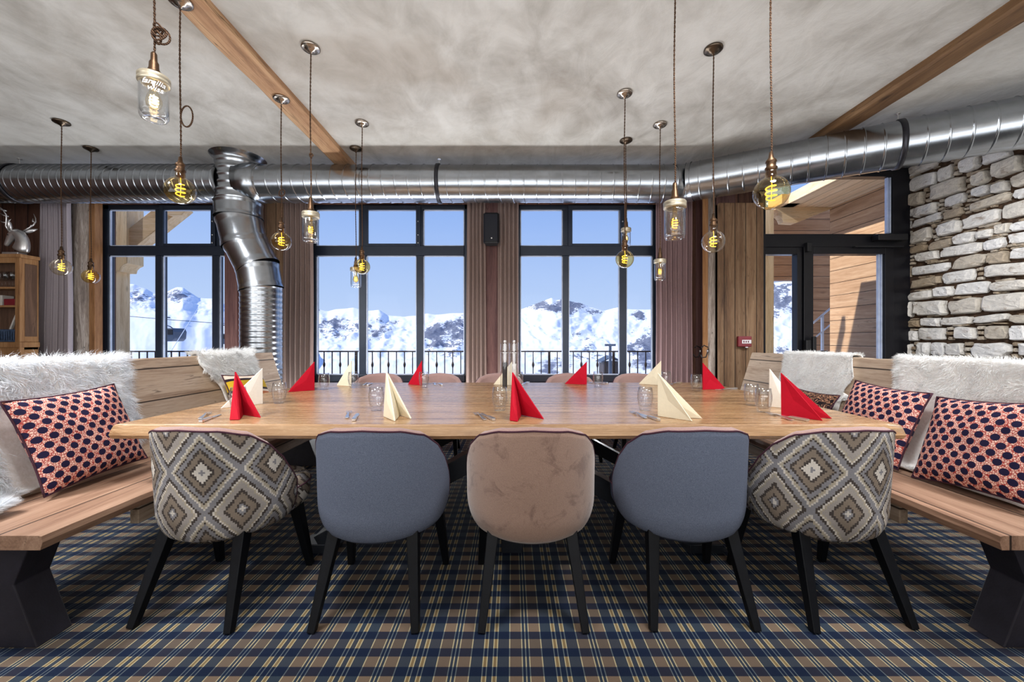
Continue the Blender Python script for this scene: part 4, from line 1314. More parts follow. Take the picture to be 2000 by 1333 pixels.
for q in range(12): m.box(x0_ + q * .026, x0_ + q * .026 + .014, CY0 + .004, CY0 + .012, z3 + .02, z3 + .12)
setp(m.build('basket', M['basket'], bevel=.004), 'blue-grey woven basket on the lowest shelf of the oak cabinet', 'basket')
m = MB(); m.bar((XP(21, CY0 + .08), CY0 + .08, z3 + .135), (XP(29, CY0 + .08), CY0 + .1, z3 + .32), .02, .016)
setp(m.build('menu_card', M['grey_box']), 'pale card standing tilted in the blue-grey basket', 'card')

# silver deer head on the cabinet
dh = thing('deer_head_sculpture', 'polished silver deer head with antlers standing on top of the oak cabinet', 'sculpture', (XP(30, 4.5), 4.505, ct + .001))
S_ = 4.5 / F
def dp(px, py, dy=0.0): return ((px - 30) * S_, dy, (496 - py) * S_)
MB().box(*[v for v in (dp(12, 0)[0], dp(43, 0)[0], -.045, .045, 0, .032)]).build('plinth', M['silver'], dh, bevel=.004)
def ellip_chain(pts, n=18):
    """smooth body through (px, py, rx, rz) stations swept with elliptical sections"""
    m = MB(); P = []
    for (px, py, r, ry) in pts: P.append((Vector(dp(px, py)), r, ry))
    vs = []
    for i, (p, r, ry) in enumerate(P):
        t = (P[min(i + 1, len(P) - 1)][0] - P[max(i - 1, 0)][0]).normalized()
        u = Vector((0, 1, 0)); v = t.cross(u).normalized()
        for k in range(n):
            a = 2 * PI * k / n
            vs.append(p + v * (r * math.cos(a)) + u * (ry * math.sin(a)))
    fs = [(i * n + k, i * n + (k + 1) % n, (i + 1) * n + (k + 1) % n, (i + 1) * n + k) for i in range(len(P) - 1) for k in range(n)]
    fs += [tuple(range(n)), tuple(range((len(P) - 1) * n, len(P) * n))]
    m.add(vs, fs); return m
m = ellip_chain([(38, 489, .095, .055), (42, 480, .085, .052), (44, 470, .072, .045), (41, 460, .062, .042), (35, 453, .058, .042), (29, 451, .054, .042), (24, 456, .048, .040), (19, 463, .038, .030), (15, 470, .030, .024), (12, 475, .026, .022), (10, 477, .014, .014)])
m.build('head', M['silver'], dh, smooth=True, sub=1)
for tip, base, dy in (((58, 441), (40, 449), .05), ((31, 429), (26, 449), -.05)):
    m = MB()
    a = Vector(dp(*base, dy * .6)); b = Vector(dp(*tip, dy * 1.4)); 
    m.tube([a, a.lerp(b, .3), a.lerp(b, .65), b], [.010, .022, .018, .003], 10); m.build('ear', M['silver'], dh, smooth=True)
def antler(main, tines, dy):
    m = MB()
    P = [dp(px, py, dy * (1 + .3 * i)) for i, (px, py) in enumerate(main)]
    m.tube(P, [.011 - .0015 * i for i in range(len(P))], 8)
    for (a, b) in tines: m.tube([dp(*a, dy * 1.3), dp((a[0] + b[0]) / 2 - 1, (a[1] + b[1]) / 2 + 1, dy * 1.5), dp(*b, dy * 1.6)], [.008, .006, .002], 8)
    m.build('antler', M['silver'], dh, smooth=True)
antler([(24, 450), (19, 440), (22, 430), (24, 420), (19, 410), (10, 402), (3, 396)], [((21, 434), (9, 430)), ((24, 422), (9, 415)), ((20, 411), (4, 404)), ((20, 436), (31, 427))], -.03)
antler([(33, 449), (42, 441), (50, 434), (53, 426), (50, 418), (44, 409)], [((50, 434), (42, 438)), ((53, 427), (50, 420))], .04)
for s_ in (-1, 1):
    m = MB(); m.lathe([(.0001, -.008), (.008, 0), (.0001, .008)], 10, (dp(22, 457)[0], s_ * .036, dp(22, 457)[2]))
    m.build('eye', M['black'], dh, smooth=True)

# ================================================================== TABLE
TZ = 0.75
TY0, TY1, TX0, TX1 = 1.903, 3.84, -1.914, 1.872
tb = thing('dining_table', 'long rectangular oak dining table with thick live edge and black steel base', 'table', (0, 2.87, 0))
m = MB()
out = []
def edge(a, b, n, amp):
    r = []
    for i in range(n):
        t = i / n
        p = Vector(a).lerp(Vector(b), t)
        d = (Vector(b) - Vector(a)).normalized(); nn = Vector((d.y, -d.x))
        r.append(p + nn * amp * noise.noise(Vector((p.x * 1.7, p.y * 1.7, 4.2))))
    return r
ol = edge((TX0, TY0), (TX1, TY0), 60, .012) + edge((TX1, TY0), (TX1 + .01, TY1), 16, .010) + edge((TX1 + .01, TY1), (TX0 + .01, TY1), 40, .006) + edge((TX0 + .01, TY1), (TX0, TY0), 16, .010)
n = len(ol); cx, cy = 0, 2.87
prof = [(0.0, 0.0), (.008, -.006), (.016, -.022), (.026, -.050), (.018, -.066), (.006, -.070)]
vs = []
cen = Vector((0, 2.87))
for (o_, dz) in prof:
    for i, p in enumerate(ol):
        a = ol[i - 1]; b = ol[(i + 1) % n]
        d = (b - a).normalized(); nn = Vector((d.y, -d.x))
        q = p + nn * (o_ - .012)
        vs.append((q.x, q.y - 2.87, TZ + dz))
fs = [(r * n + k, r * n + (k + 1) % n, (r + 1) * n + (k + 1) % n, (r + 1) * n + k) for r in range(len(prof) - 1) for k in range(n)]
fs += [tuple(range(n)), tuple((len(prof) - 1) * n + k for k in range(n - 1, -1, -1))]
m.add(vs, fs)
m.build('tabletop', M['tabletop'], tb)
m = MB(); m.box(-1.55, 1.55, -.70, -.62, .62, .68); m.box(-1.55, 1.55, .62, .70, .62, .68); m.box(-.06, .06, -.7, .7, .62, .68)
m.build('under_frame', M['steel'], tb, bevel=.004)
for yy in (-.66, .66):
    MB().box(-.058, .058, yy - .055, yy + .055, 0, .62).build('post', M['steel'], tb, bevel=.004)
    for s_ in (-1, 1):
        MB().bar((s_ * .03, yy, .60), (s_ * 1.05, yy, .045), (.10, .115)).build('brace_leg', M['steel'], tb, bevel=.004)
        MB().box(s_ * 1.05 - .09, s_ * 1.05 + .09, yy - .06, yy + .06, 0, .05).build('foot', M['steel'], tb, bevel=.004)

# ================================================================== BENCHES
def bench(s, label, side):
    d0 = 1.69 if s < 0 else 1.755
    root = thing('wooden_bench', label, 'bench', (s * 1.95, 2.67, 0), 0, 'solid wood benches at the table ends')
    ox, oy = s * 1.95, 2.67
    y0, y1 = (1.43, 3.93)
    def X(d): return s * d - ox
    # seat plank, front edge slightly irregular
    m = MB()
    ny = 26; vs = []
    for j in range(ny + 1):
        y = y0 + (y1 - y0) * j / ny - oy
        e_ = .008 * noise.noise(Vector((j * .7, s * 3, 1)))
        vs += [(X(d0 + e_), y, .447), (X(d0 - .004 + e_), y, .425), (X(d0 + e_ + .004), y, .398), (X(2.22), y, .398), (X(2.22), y, .45), (X(d0 + .012 + e_), y, .45)]
    fs = [(j * 6 + k, j * 6 + (k + 1) % 6, (j + 1) * 6 + (k + 1) % 6, (j + 1) * 6 + k) for j in range(ny) for k in range(6)]
    fs += [tuple(range(6)), tuple(ny * 6 + k for k in range(6))]
    m.add(vs, fs)
    m.build('seat', M['bench_seat'], root)
    m = MB(); m.box(*sorted((X(d0 + .045), X(d0 + .085))), y0 + .42 - oy, y1 - .1 - oy, .30, .40)
    m.build('front_rail', M['bench_back'], root, bevel=.004)
    # reclined back of wide planks
    Bd, Bz, Td, Tz = 2.185, .452, 2.365, 1.038
    m = MB(); ny = 24; vs = []
    for j in range(ny + 1):
        y = y0 + (y1 - y0) * j / ny - oy
        e_ = .006 * noise.noise(Vector((j * .6, s * 5, 2)))
        vs += [(X(Bd), y, Bz), (X(Td), y, Tz + e_ - .008), (X(Td + .008), y, Tz + e_), (X(Td + .045), y, Tz + e_ - .004), (X(Td + .05), y, Tz + e_ - .02), (X(Bd + .05), y, Bz - .05)]
    fs = [(j * 6 + k, j * 6 + (k + 1) % 6, (j + 1) * 6 + (k + 1) % 6, (j + 1) * 6 + k) for j in range(ny) for k in range(6)]
    fs += [tuple(range(6)), tuple(ny * 6 + k for k in range(6))]
    m.add(vs, fs)
    m.build('backrest', M['bench_back'], root)
    for yy in (1.55, 2.65, 3.72):
        # waisted slab leg standing across the bench
        m = MB()
        # outline in (d, z): splayed foot, waist, top
        poly = [(d0 + .085, 0), (d0 + .175, .235), (d0 + .11, .398), (2.16, .398), (2.10, .235), (2.2, 0)]
        m.prism([(X(d), z) for d, z in poly], 'y', yy - .06 - oy, yy + .06 - oy)
        m.build('leg', M['bench_leg'], root, bevel=.004)
    return root
bench(-1, 'weathered wooden bench with reclined plank back at the table end nearest the duct column', 'l')
bench(1, 'weathered wooden bench with reclined plank back before the door and stone wall', 'r')

# ------------------------------------------------------------------ cushions
def cushion(name, label, mat, c, ax, ay, thick, group=None, pip='piping'):
    """c: centre; ax, ay: half-axis vectors; the cushion bulges along ax x ay"""
    ax = Vector(ax); ay = Vector(ay); nrm = ax.cross(ay).normalized()
    Wx, Wy = ax.length, ay.length
    N_ = 22
    rnd = random.Random(int(c[1] * 100))
    def P(u, v, side):
        a, b = 2 * u - 1, 2 * v - 1
        pin = .07
        x = a * (1 - pin * (1 - b * b) * abs(a) ** 3) ; y = b * (1 - pin * (1 - a * a) * abs(b) ** 3)
        t = ((1 - abs(a) ** 2.6) * (1 - abs(b) ** 2.6)) ** .55
        wr = .012 * noise.noise(Vector((a * 2.2, b * 2.2, c[0] + side))) * t
        return tuple(ax * x + ay * y + nrm * (side * (thick / 2 * t) + wr))
    m = MB()
    for side in (1, -1):
        m.grid(lambda u, v: P(u, v, side), N_, N_, lambda u, v: ((u * 2) * Wx, (v * 2) * Wy))
    o = m.build(name, M[mat], smooth=True)
    o.location = c
    setp(o, label, 'cushion', group)
    E = []
    for i in range(20): E.append(P(i / 20, 0, 0))
    for i in range(20): E.append(P(1, i / 20, 0))
    for i in range(20): E.append(P(1 - i / 20, 1, 0))
    for i in range(20): E.append(P(0, 1 - i / 20, 0))
    m = MB(); m.tube(E, .0045, 6, closed=True); m.build('piping', M[pip], o, smooth=True)
    return o
CG = 'printed cushions on the benches'
CUSH = []
def lean(s, yc, yw, d_bot, z_bot, d_top, z_top, roll=0.0):
    bot = Vector((s * d_bot, yc, z_bot)); top = Vector((s * d_top, yc, z_top))
    c = (bot + top) / 2; ay = (top - bot) / 2
    ax = Vector((0, -s * yw / 2 * 1.0, 0)) * (1 if s < 0 else 1)
    if roll:
        R = Matrix.Rotation(roll, 3, (ax.cross(ay)).normalized())
        ax = R @ ax; ay = R @ ay
    CUSH.append((c, ax, ay))
    return c, ax, ay
c, ax, ay = lean(-1, 1.972, .50, 2.04, .482, 2.205, .90, math.radians(3))
cushion('dotted_cushion', 'navy-dotted pink cushion leaning on the white sheepskin of the bench by the cabinet', 'dots', c, ax, ay, .15, CG)
c, ax, ay = lean(1, 2.345, .48, 2.055, .475, 2.215, .885, math.radians(-3))
cushion('dotted_cushion', 'navy-dotted pink cushion on the bench before the stone wall, half behind the kilim chair', 'dots', c, ax, ay, .14, CG)
c, ax, ay = lean(1, 1.81, .48, 2.045, .475, 2.215, .88, math.radians(5))
cushion('dotted_cushion', 'navy-dotted pink cushion nearest the camera on the bench by the stone wall', 'dots', c, ax, ay, .15, CG)
c, ax, ay = lean(-1, 3.26, .46, 2.04, .475, 2.215, .875, math.radians(-4))
cushion('striped_cushion', 'small cushion with yellow, black and orange stripes under the cream sheepskin by the duct column', 'stripes', c, ax, ay, .13, CG)
c, ax, ay = lean(1, 2.86, .40, 2.00, .475, 2.19, .785, math.radians(0))
cushion('floral_cushion', 'black cushion with brown leafy pattern under the ragged sheepskin, mostly hidden by the red napkin', 'floral', c, ax, ay, .11, CG)

# ------------------------------------------------------------------ sheepskins
def skin_path(t):
    """t metres along the drape: behind the back, over its top, down its front, on to the seat -> (d, z, normal d, normal z, down d, down z)"""
    Bd, Bz, Td, Tz = 2.185, .452, 2.365, 1.038
    g = .012
    L_ = math.hypot(Td - Bd, Tz - Bz)
    td, tz = (Bd - Td) / L_, (Bz - Tz) / L_
    nd, nz = tz, -td                       # towards the sitter and up
    if nz < 0: nd, nz = -nd, -nz
    if t < 0: return (Td + .052 + g, Tz + t, 1, 0, 0, -1)
    if t < .07:
        a = t / .07 * PI
        return (Td + .024 + (.028 + g) * math.cos(a), Tz + g * 1.2 * math.sin(a) + .004, math.cos(a), math.sin(a) + .2, -math.sin(a), -abs(math.cos(a)) if t > .035 else abs(math.cos(a)))
    q = t - .07
    if q < L_ - .03: return (Td + td * q + nd * g, Tz + tz * q + nz * g, nd, nz, td, tz)
    r = q - (L_ - .03)
    e = (Td + td * (L_ - .03) + nd * g, Tz + tz * (L_ - .03) + nz * g)
    return (e[0] - r, max(.452 + g, e[1] - r * .5), 0, 1, -1, 0)

def sheepskin(s, label, ya, yb, t1, outline, nstr, length, wmat, group, width=.0022, seed=1):
    """outline(v) -> (lower, upper) fractions of the y range at v (0 back .. 1 front edge)"""
    rnd = random.Random(seed)
    root = thing('sheepskin', label, 'sheepskin', (s * 2.3, (ya + yb) / 2, .9), 0, group)
    ox, oy, oz = s * 2.3, (ya + yb) / 2, .9
    t0 = -.14
    def P(u, v, lift=0.0):
        t = t0 + (t1 - t0) * v
        lo, hi = outline(v)
        y = ya + (yb - ya) * (lo + (hi - lo) * u)
        d, z, nd, nz, dd, dz = skin_path(t)
        l_ = math.hypot(nd, nz); nd /= l_; nz /= l_
        q = lift + .006 * noise.noise(Vector((y * 9, t * 9, seed)))
        return Vector((s * (d + nd * q) - ox, y - oy, z + nz * q - oz)), Vector((s * nd, 0, nz)), Vector((s * dd, 0, dz))
    m = MB()
    m.grid(lambda u, v: P(u, v)[0], 22, 40)
    m.build('hide', M['hide'], root, smooth=True, solid=.008)
    vs = []; fs = []
    for i in range(nstr):
        u = rnd.random(); v = rnd.random() ** .85 * .97 + .03
        if i % 6 == 0: u = rnd.choice((0, 1)) * .99 + rnd.uniform(-.02, .02)
        if i % 9 == 0: v = 1 - rnd.random() * .03
        p, nrm, dn = P(min(max(u, 0), 1), min(v, 1))
        p = p + nrm * .003
        side = Vector((0, 1 if u > .5 else -1, 0)) * (max(0, abs(u - .5) - .40) * 7)
        nx = Vector((noise.noise(p * 16 + Vector((seed, 0, 0))), noise.noise(p * 16 + Vector((0, seed, 7))), noise.noise(p * 16 + Vector((3, 0, seed)))))
        r_ = Vector((rnd.uniform(-1, 1), rnd.uniform(-1, 1), rnd.uniform(-1, 1)))
        Ln = length * rnd.uniform(.55, 1.25)
        d1 = (nrm * .75 + dn * .35 + nx * 1.1 + r_ * .35 + side).normalized()
        d2 = (nrm * .15 + dn * .75 + nx * 1.3 + r_ * .5 + side * 1.2).normalized()
        p1 = p + d1 * Ln * .5
        p2 = p1 + d2 * Ln * .55
        if any(((Vector((p.x + ox, p.y + oy, p.z + oz)) - cc).dot(cx_.normalized()) / cx_.length) ** 8 + ((Vector((p.x + ox, p.y + oy, p.z + oz)) - cc).dot(cy_.normalized()) / cy_.length) ** 8 < .72 for cc, cx_, cy_ in CUSH if cc.x * s > 0): continue
        for pp in (p1, p2):           # keep the tips off the wood
            qd = (pp - p).dot(nrm)
            if qd < .002: pp += nrm * (.002 - qd)
            if pp.z + oz < .458: pp.z = .458 - oz
            zz = pp.z + oz
            if zz < 1.03 and abs(pp.x + ox) < 2.37:
                dm = 2.185 + (zz - .452) / .586 * .18 - .004
                if abs(pp.x + ox) > dm: pp.x = s * dm - ox
        wv = d1.cross(Vector((rnd.uniform(-1, 1), rnd.uniform(-1, 1), rnd.uniform(-1, 1)))).normalized() * width * rnd.uniform(.6, 1.2)
        b = len(vs)
        vs += [p - wv, p + wv, p1 - wv * .8, p1 + wv * .8, p2]
        fs += [(b, b + 1, b + 3, b + 2), (b + 2, b + 3, b + 4)]
    m = MB(); m.add(vs, fs)
    m.build('wool', M[wmat], root, recalc=False, smooth=True)
    return root
G_ = 'sheepskins thrown over the bench backs'
sheepskin(-1, 'big white shaggy sheepskin behind the dotted cushion on the bench by the cabinet', 1.50, 2.42, .80, lambda v: (0.0, .97 + .03 * math.sin(v * 9) - (0 if v < .74 else min(.88, 5.5 * (v - .74)))), 30000, .055, 'wool', G_, .0013, 3)
def out_lf(v):
    lo = .04 + .03 * math.sin(v * 11) + .42 * max(0, v - .42) ; hi = .93 + .05 * math.sin(v * 7 + 1) - .20 * max(0, v - .55)
    return lo, hi
sheepskin(-1, 'smaller cream shaggy sheepskin behind the striped cushion, near the duct column', 2.97, 3.66, .50, out_lf, 22000, .05, 'wool_cream', G_, .0013, 4)
def out_rf(v):
    lo = .02 + .08 * abs(math.sin(v * 5.2 + .3)) * (v < .75) - .02 + (.05 if v > .8 else 0); hi = .97 + .03 * math.sin(v * 8) - .12 * max(0, v - .6)
    return max(0, lo), hi
sheepskin(1, 'short-haired cream sheepskin with ragged edge hanging on the bench back before the door glass', 2.70, 3.44, .50, out_rf, 24000, .022, 'wool_cream', G_, .0011, 5)
sheepskin(1, 'wide white sheepskin on the bench back before the stone wall, behind the two dotted cushions', 1.50, 2.44, .72, lambda v: (0.0, .98 + .02 * math.sin(v * 10) - .10 * max(0, v - .3)), 32000, .026, 'wool_cream', G_, .0012, 6)

# ================================================================== CHAIRS
def interp(tab, x):
    for (a, b), (c, d) in zip(tab, tab[1:]):
        if a <= x <= c:
            t = (x - a) / (c - a); t = t * t * (3 - 2 * t) * .35 + t * .65
            return b + (d - b) * t
    return tab[-1][1]
ZT = [(0, .795), (28, .785), (48, .758), (62, .71), (74, .645), (84, .575), (96, .50)]
def chair(label, outer, inner, seat, group, pip='piping'):
    root = thing('tub_chair', label, 'chair', (0, 0, 0), 0, group)
    RX, RY_, YC = .288, .262, .035
    PM = 96.0
    def S(u, v, off=0.0):
        deg = (2 * u - 1) * PM; a = math.radians(deg)
        zt = interp(ZT, abs(deg)); zb = .315 + .02 * (1 - math.cos(a))
        z = zb + (zt - zb) * v
        w_ = min(1, (z - zb) / .13)
        tuck = .80 + .20 * math.sqrt(max(0, 1 - (1 - w_) ** 2))
        leanb = max(0, (z - .45)) * .09
        rx = (RX - off) * tuck + .012 * (z - .4); ry = (RY_ - off) * tuck + leanb
        return (rx * math.sin(a), YC - ry * math.cos(a), z)
    NU, NV = 48, 22
    m = MB(); m.grid(lambda u, v: S(u, v), NU, NV, lambda u, v: ((2 * u - 1) * .50 + 1.0, S(u, v)[2] + .06))
    # underside
    m.build('back_shell', M[outer], root, smooth=True, solid=.006, recalc=False)
    # inner lining, with the rounded rim rolled over the top edge
    vs = []; rows = []
    prof = [(.0, .0, 0), (.010, .010, 0), (.024, .014, 0), (.040, .008, 0), (.048, -.012, 0)]
    m = MB()
    def rim(u, v):
        i = min(int(v * 4), 3); f = v * 4 - i
        o0, z0, _ = prof[i]; o1, z1, _ = prof[i + 1]
        off = o0 + (o1 - o0) * f; dz = z0 + (z1 - z0) * f
        x, y, z = S(u, 1.0, off); return (x, y, z + dz)
    m.grid(rim, NU, 8)
    b0 = lambda u, v: (lambda p: (p[0], p[1], p[2] - .012 * v))(S(u, .32 + .68 * v, .048))
    m.grid(b0, NU, 14)
    # end faces of the shell
    for u in (0.0, 1.0):
        m.grid(lambda a, v, u=u: S(u, .1 + .9 * v, .048 * a), 3, 14)
    m.build('back_lining', M[inner], root, smooth=True, recalc=False)
    pts = [S(i / NU, 1.0, -.001) for i in range(NU + 1)]
    pts = [S(0, v / 10, -.001) for v in range(0, 10)] + pts + [S(1, v / 10, -.001) for v in range(9, -1, -1)]
    m = MB(); m.tube([(x, y, z + .002) for x, y, z in pts], .0042, 6); m.build('piping', M[pip], root, smooth=True)
    # seat cushion: rounded front, tucked into the shell
    ol = []
    for k in range(40):
        a = 2 * PI * k / 40
        ca, sa = math.cos(a), math.sin(a)
        if sa < -1e-6: ol.append((.222 * ca, .045 + .19 * sa))
        else: ol.append((.278 * math.copysign(abs(ca) ** .45, ca), .075 + .225 * abs(sa) ** .62))
    m = MB()
    lay = [(.80, .345), (.93, .352), (.985, .38), (1.0, .43), (.985, .475), (.93, .495), (.6, .503)]
    vs = [(x * f, .03 + (y - .03) * f, z) for f, z in lay for x, y in ol]
    n = 40
    fs = [(r * n + k, r * n + (k + 1) % n, (r + 1) * n + (k + 1) % n, (r + 1) * n + k) for r in range(len(lay) - 1) for k in range(n)]
    fs += [tuple(range(n - 1, -1, -1)), tuple((len(lay) - 1) * n + k for k in range(n))]
    m.add(vs, fs, [(p[0] + 1.1, p[2] + p[1] * .9 + .5) for p in vs])
    m.build('seat', M[seat], root, smooth=True)
    m = MB(); m.tube([(x * 1.003, .03 + (y - .03) * 1.003, .455) for x, y in ol if y > .074], .0035, 5); m.build('seat_piping', M[pip], root, smooth=True)
    for sx, (fx, fy), (tx, ty) in ((-1, (.205, -.245), (.165, -.12)), (1, (.205, -.245), (.165, -.12)), (-1, (.245, .245), (.215, .17)), (1, (.245, .245), (.215, .17))):
        m = MB(); m.bar((sx * tx, ty, .345), (sx * fx, fy, 0), .050, .030)
        m.build('leg', M['chair_leg'], root, bevel=.003)
    return root
CHG = 'tub chairs drawn up to the table'
c1 = chair('patterned kilim tub chair seen from behind, beside the bench with one dotted cushion', 'kilim', 'mauve_velvet', 'kilim', CHG)
c2 = chair('blue-grey wool tub chair between the taupe chair and the bench by the cabinet', 'blue_wool', 'mauve_velvet', 'dark_blue', CHG)
c3 = chair('taupe velvet tub chair seen from behind, middle of the near row', 'taupe_velvet', 'mauve_velvet', 'taupe_velvet', CHG)
def place(o, x, y, rz): o.location = (x, y, 0); o.rotation_euler = (0, 0, math.radians(rz))
c4 = copy_tree(c2); c4['label'] = 'blue-grey wool tub chair between the taupe chair and the bench by the stone wall'
c5 = copy_tree(c1); c5['label'] = 'patterned kilim tub chair seen from behind, beside the bench with two dotted cushions'
place(c1, -1.30, 1.825, -4); place(c2, -.585, 1.815, 0); place(c3, .085, 1.815, 0); place(c4, .765, 1.825, 0); place(c5, 1.385, 1.825, 3)
FG = 'tub chairs along the window side of the table'
far = [(-1.385, 'tub chair across the table below the first mullion of the middle window', c3),
       (-.775, 'tub chair across the table behind the red napkin of the middle window', c3),
       (-.13, 'tub chair across the table behind the pepper mill, only its rim showing', c3),
       (.60, 'tub chair across the table before the first mullion of the third window', c3),
       (1.30, 'tub chair across the table at the end of the third window, only its rim showing', c3)]
for x, lb, src in far:
    o = copy_tree(src); o['label'] = lb; o['group'] = FG
    place(o, x, 4.03, 180)

# ================================================================== ON THE TABLE
def TP(px, py): 
    Y = (HC - TZ) * F / (py - 667.0)
    return Vector(((px - 1000) * Y / F, Y))
def napkin(kind, apex, base, hinge, label):
    """standing folded napkin: two (or three) wings that meet in one apex; base: pixel polyline on the table"""
    pts = [TP(*q) for q in base]
    h = pts[hinge]
    az = HC + (667 - apex[1]) * h.y / F
    ax_ = (apex[0] - 1000) * h.y / F
    A = Vector((ax_, h.y, az))
    loc = Vector((h.x, h.y, TZ + .001))
    m = MB()
    # every wing is a doubled sheet: slim closed wedge with rounded fold
    th = .0035
    for i in range(len(pts) - 1):
        a = Vector((*pts[i], TZ + .001)); b = Vector((*pts[i + 1], TZ + .001))
        nrm = (b - a).cross(A - a).normalized() * th
        bow = nrm.normalized() * .006
        q = [a - loc, b - loc, A - loc]
        mid = (q[0] + q[1]) / 2 * .62 + q[2] * .38 + bow
        vs = [p - nrm for p in q] + [mid - nrm] + [p + nrm for p in q] + [mid + nrm]
        m.add(vs, [(1, 0, 3), (2, 1, 3), (0, 2, 3), (4, 5, 7), (5, 6, 7), (6, 4, 7), (0, 1, 5, 4), (1, 2, 6, 5), (2, 0, 4, 6)])
    o = m.build('folded_napkin', M[kind], bevel=.0012, seg=1)
    o.location = loc
    setp(o, label, 'napkin', 'folded napkins standing on the table')
napkin('red_paper', (459.5, 727), [(449, 822), (467, 821.5), (475, 811.5), (509, 817)], 2, 'red folded napkin on the near table edge by the kilim chair, cabinet side')
napkin('cream_paper', (755, 727), [(750, 815), (771, 824), (781, 812), (803, 819)], 2, 'cream folded napkin standing above the first blue-grey chair, beside a tumbler')
napkin('red_paper', (1001, 728), [(996, 823), (1010, 825), (1018, 812), (1062, 820)], 2, 'red folded napkin in the middle of the near edge, before the pepper mills')
napkin('cream_paper', (1285, 729), [(1352, 824), (1285, 814), (1372, 819)], 1, 'cream folded napkin on the near edge above the second blue-grey chair')
napkin('red_paper', (1525, 728.5), [(1607, 823), (1526, 813), (1625, 819)], 1, 'large red folded napkin on the near edge before the floral cushion')
napkin('white_paper', (512.5, 720), [(431, 799), (513, 790), (447, 790)], 1, 'ivory folded napkin behind the near red one, before the striped cushion')
napkin('red_paper', (614, 707.5), [(562.5, 767), (614, 763.5), (567, 761)], 1, 'red folded napkin at the table end before the taupe curtain and duct column')
napkin('cream_paper', (686.5, 705.5), [(658, 754), (686, 756), (662, 751)], 1, 'cream folded napkin on the window side, before the first pane of the middle window')
napkin('red_paper', (824, 705.5), [(797, 752), (824, 754), (800, 750)], 1, 'red folded napkin on the window side, before the second mullion of the middle window')
napkin('cream_paper', (1000, 707), [(964, 752), (1001, 754), (968, 750.5)], 1, 'cream folded napkin mostly hidden behind the pepper mills')
napkin('red_paper', (1146, 707), [(1103, 751), (1146, 752.5), (1107, 750)], 1, 'red folded napkin on the window side, before the third window')
napkin('cream_paper', (1291, 705.5), [(1247.5, 751), (1291, 754), (1252, 750)], 1, 'cream folded napkin on the window side at the mauve curtain')
napkin('red_paper', (1372.5, 709.5), [(1417, 761), (1372.5, 762.5), (1411, 758)], 1, 'red folded napkin at the table end before the wooden column')
napkin('white_paper', (1503, 721), [(1562, 795), (1501.5, 796), (1566, 801)], 1, 'ivory folded napkin half behind the large red one at the floral cushion')

TUMB = [(0.0001, 0), (.028, 0), (.031, .004), (.038, .035), (.0435, .070), (.043, .095), (.0375, .134), (.0355, .134), (.0405, .095), (.041, .070), (.0355, .038), (.027, .024), (0.0001, .022)]
tum = None
for px, py, lb in ((735, 803, 'empty tumbler beside the near cream napkin above the first blue-grey chair'),
                   (976, 803, 'empty tumbler beside the middle near red napkin, below the pepper mill'),
                   (1260, 803, 'empty tumbler beside the near cream napkin above the second blue-grey chair'),
                   (1491, 806, 'front one of two tumblers beside the large red napkin'),
                   (1468, 793, 'rear one of two tumblers beside the large red napkin'),
                   (465, 803, 'tumbler hidden behind the near red napkin at the cabinet side'),
                   (545.5, 789, 'tumbler right of the ivory napkin, before the duct column'),
                   (633, 762, 'tumbler right of the red napkin at the taupe curtain'),
                   (1360, 765, 'tumbler left of the red napkin at the wooden column'),
                   (690, 758, 'tumbler overlapping the cream napkin of the middle window'),
                   (828, 758, 'tumbler overlapping the red napkin of the middle window'),
                   (1012, 758, 'tumbler hidden between the pepper mills and the middle red napkin'),
                   (1168, 757, 'tumbler right of the red napkin of the third window'),
                   (1301, 757, 'tumbler behind the near cream napkin, at the mauve curtain')):
    if tum is None:
        m = MB(); m.lathe(TUMB, 32); tum = m.build('tumbler', M['glass'], smooth=True); o = tum
    else:
        o = tum.copy(); COL.objects.link(o)
    p = TP(px, py); o.location = (p.x, p.y, TZ + .001)
    setp(o, lb, 'glass', 'tumblers on the table')

# salt and pepper mills
def mill(px, py, content, fill, label):
    p = TP(px, py)
    root = thing('spice_mill', label, 'mill', (p.x, p.y, TZ + .001), 0, 'tall acrylic mills')
    H = .385
    m = MB(); m.lathe([(0.0001, 0), (.035, 0), (.035, .30), (.034, .302), (0.0001, .302)], 32); m.build('body', M['acrylic'], root, smooth=False)
    m = MB(); m.lathe([(0.0001, .312), (.035, .312), (.036, .32), (.036, H - .01), (.034, H), (0.0001, H)], 32); m.build('head', M['acrylic'], root, smooth=False)
    m = MB(); m.lathe([(0.0001, .302), (.036, .302), (.036, .306), (.014, .307), (.014, .312), (0.0001, .313)], 28); m.build('collar', M['chrome'], root, smooth=True)
    m = MB(); m.lathe([(0.0001, .02), (.0195, .02), (.0195, fill), (0.0001, fill)], 24); m.build('filling', M[content], root, smooth=True)
    m = MB(); m.lathe([(.0045, .02), (.0045, H)], 10); m.build('spindle', M['chrome'], root)
    m = MB(); m.lathe([(0.0001, H), (.010, H), (.012, H + .006), (.012, H + .016), (.009, H + .02), (0.0001, H + .02)], 16); m.build('knob', M['chrome'], root, smooth=True)
mill(986, 763.5, 'pepper', .225, 'tall clear mill with dark pepper, left one of the pair')
mill(1004, 763.5, 'salt', .215, 'tall clear mill with pale salt, right one of the pair half behind the red napkin')

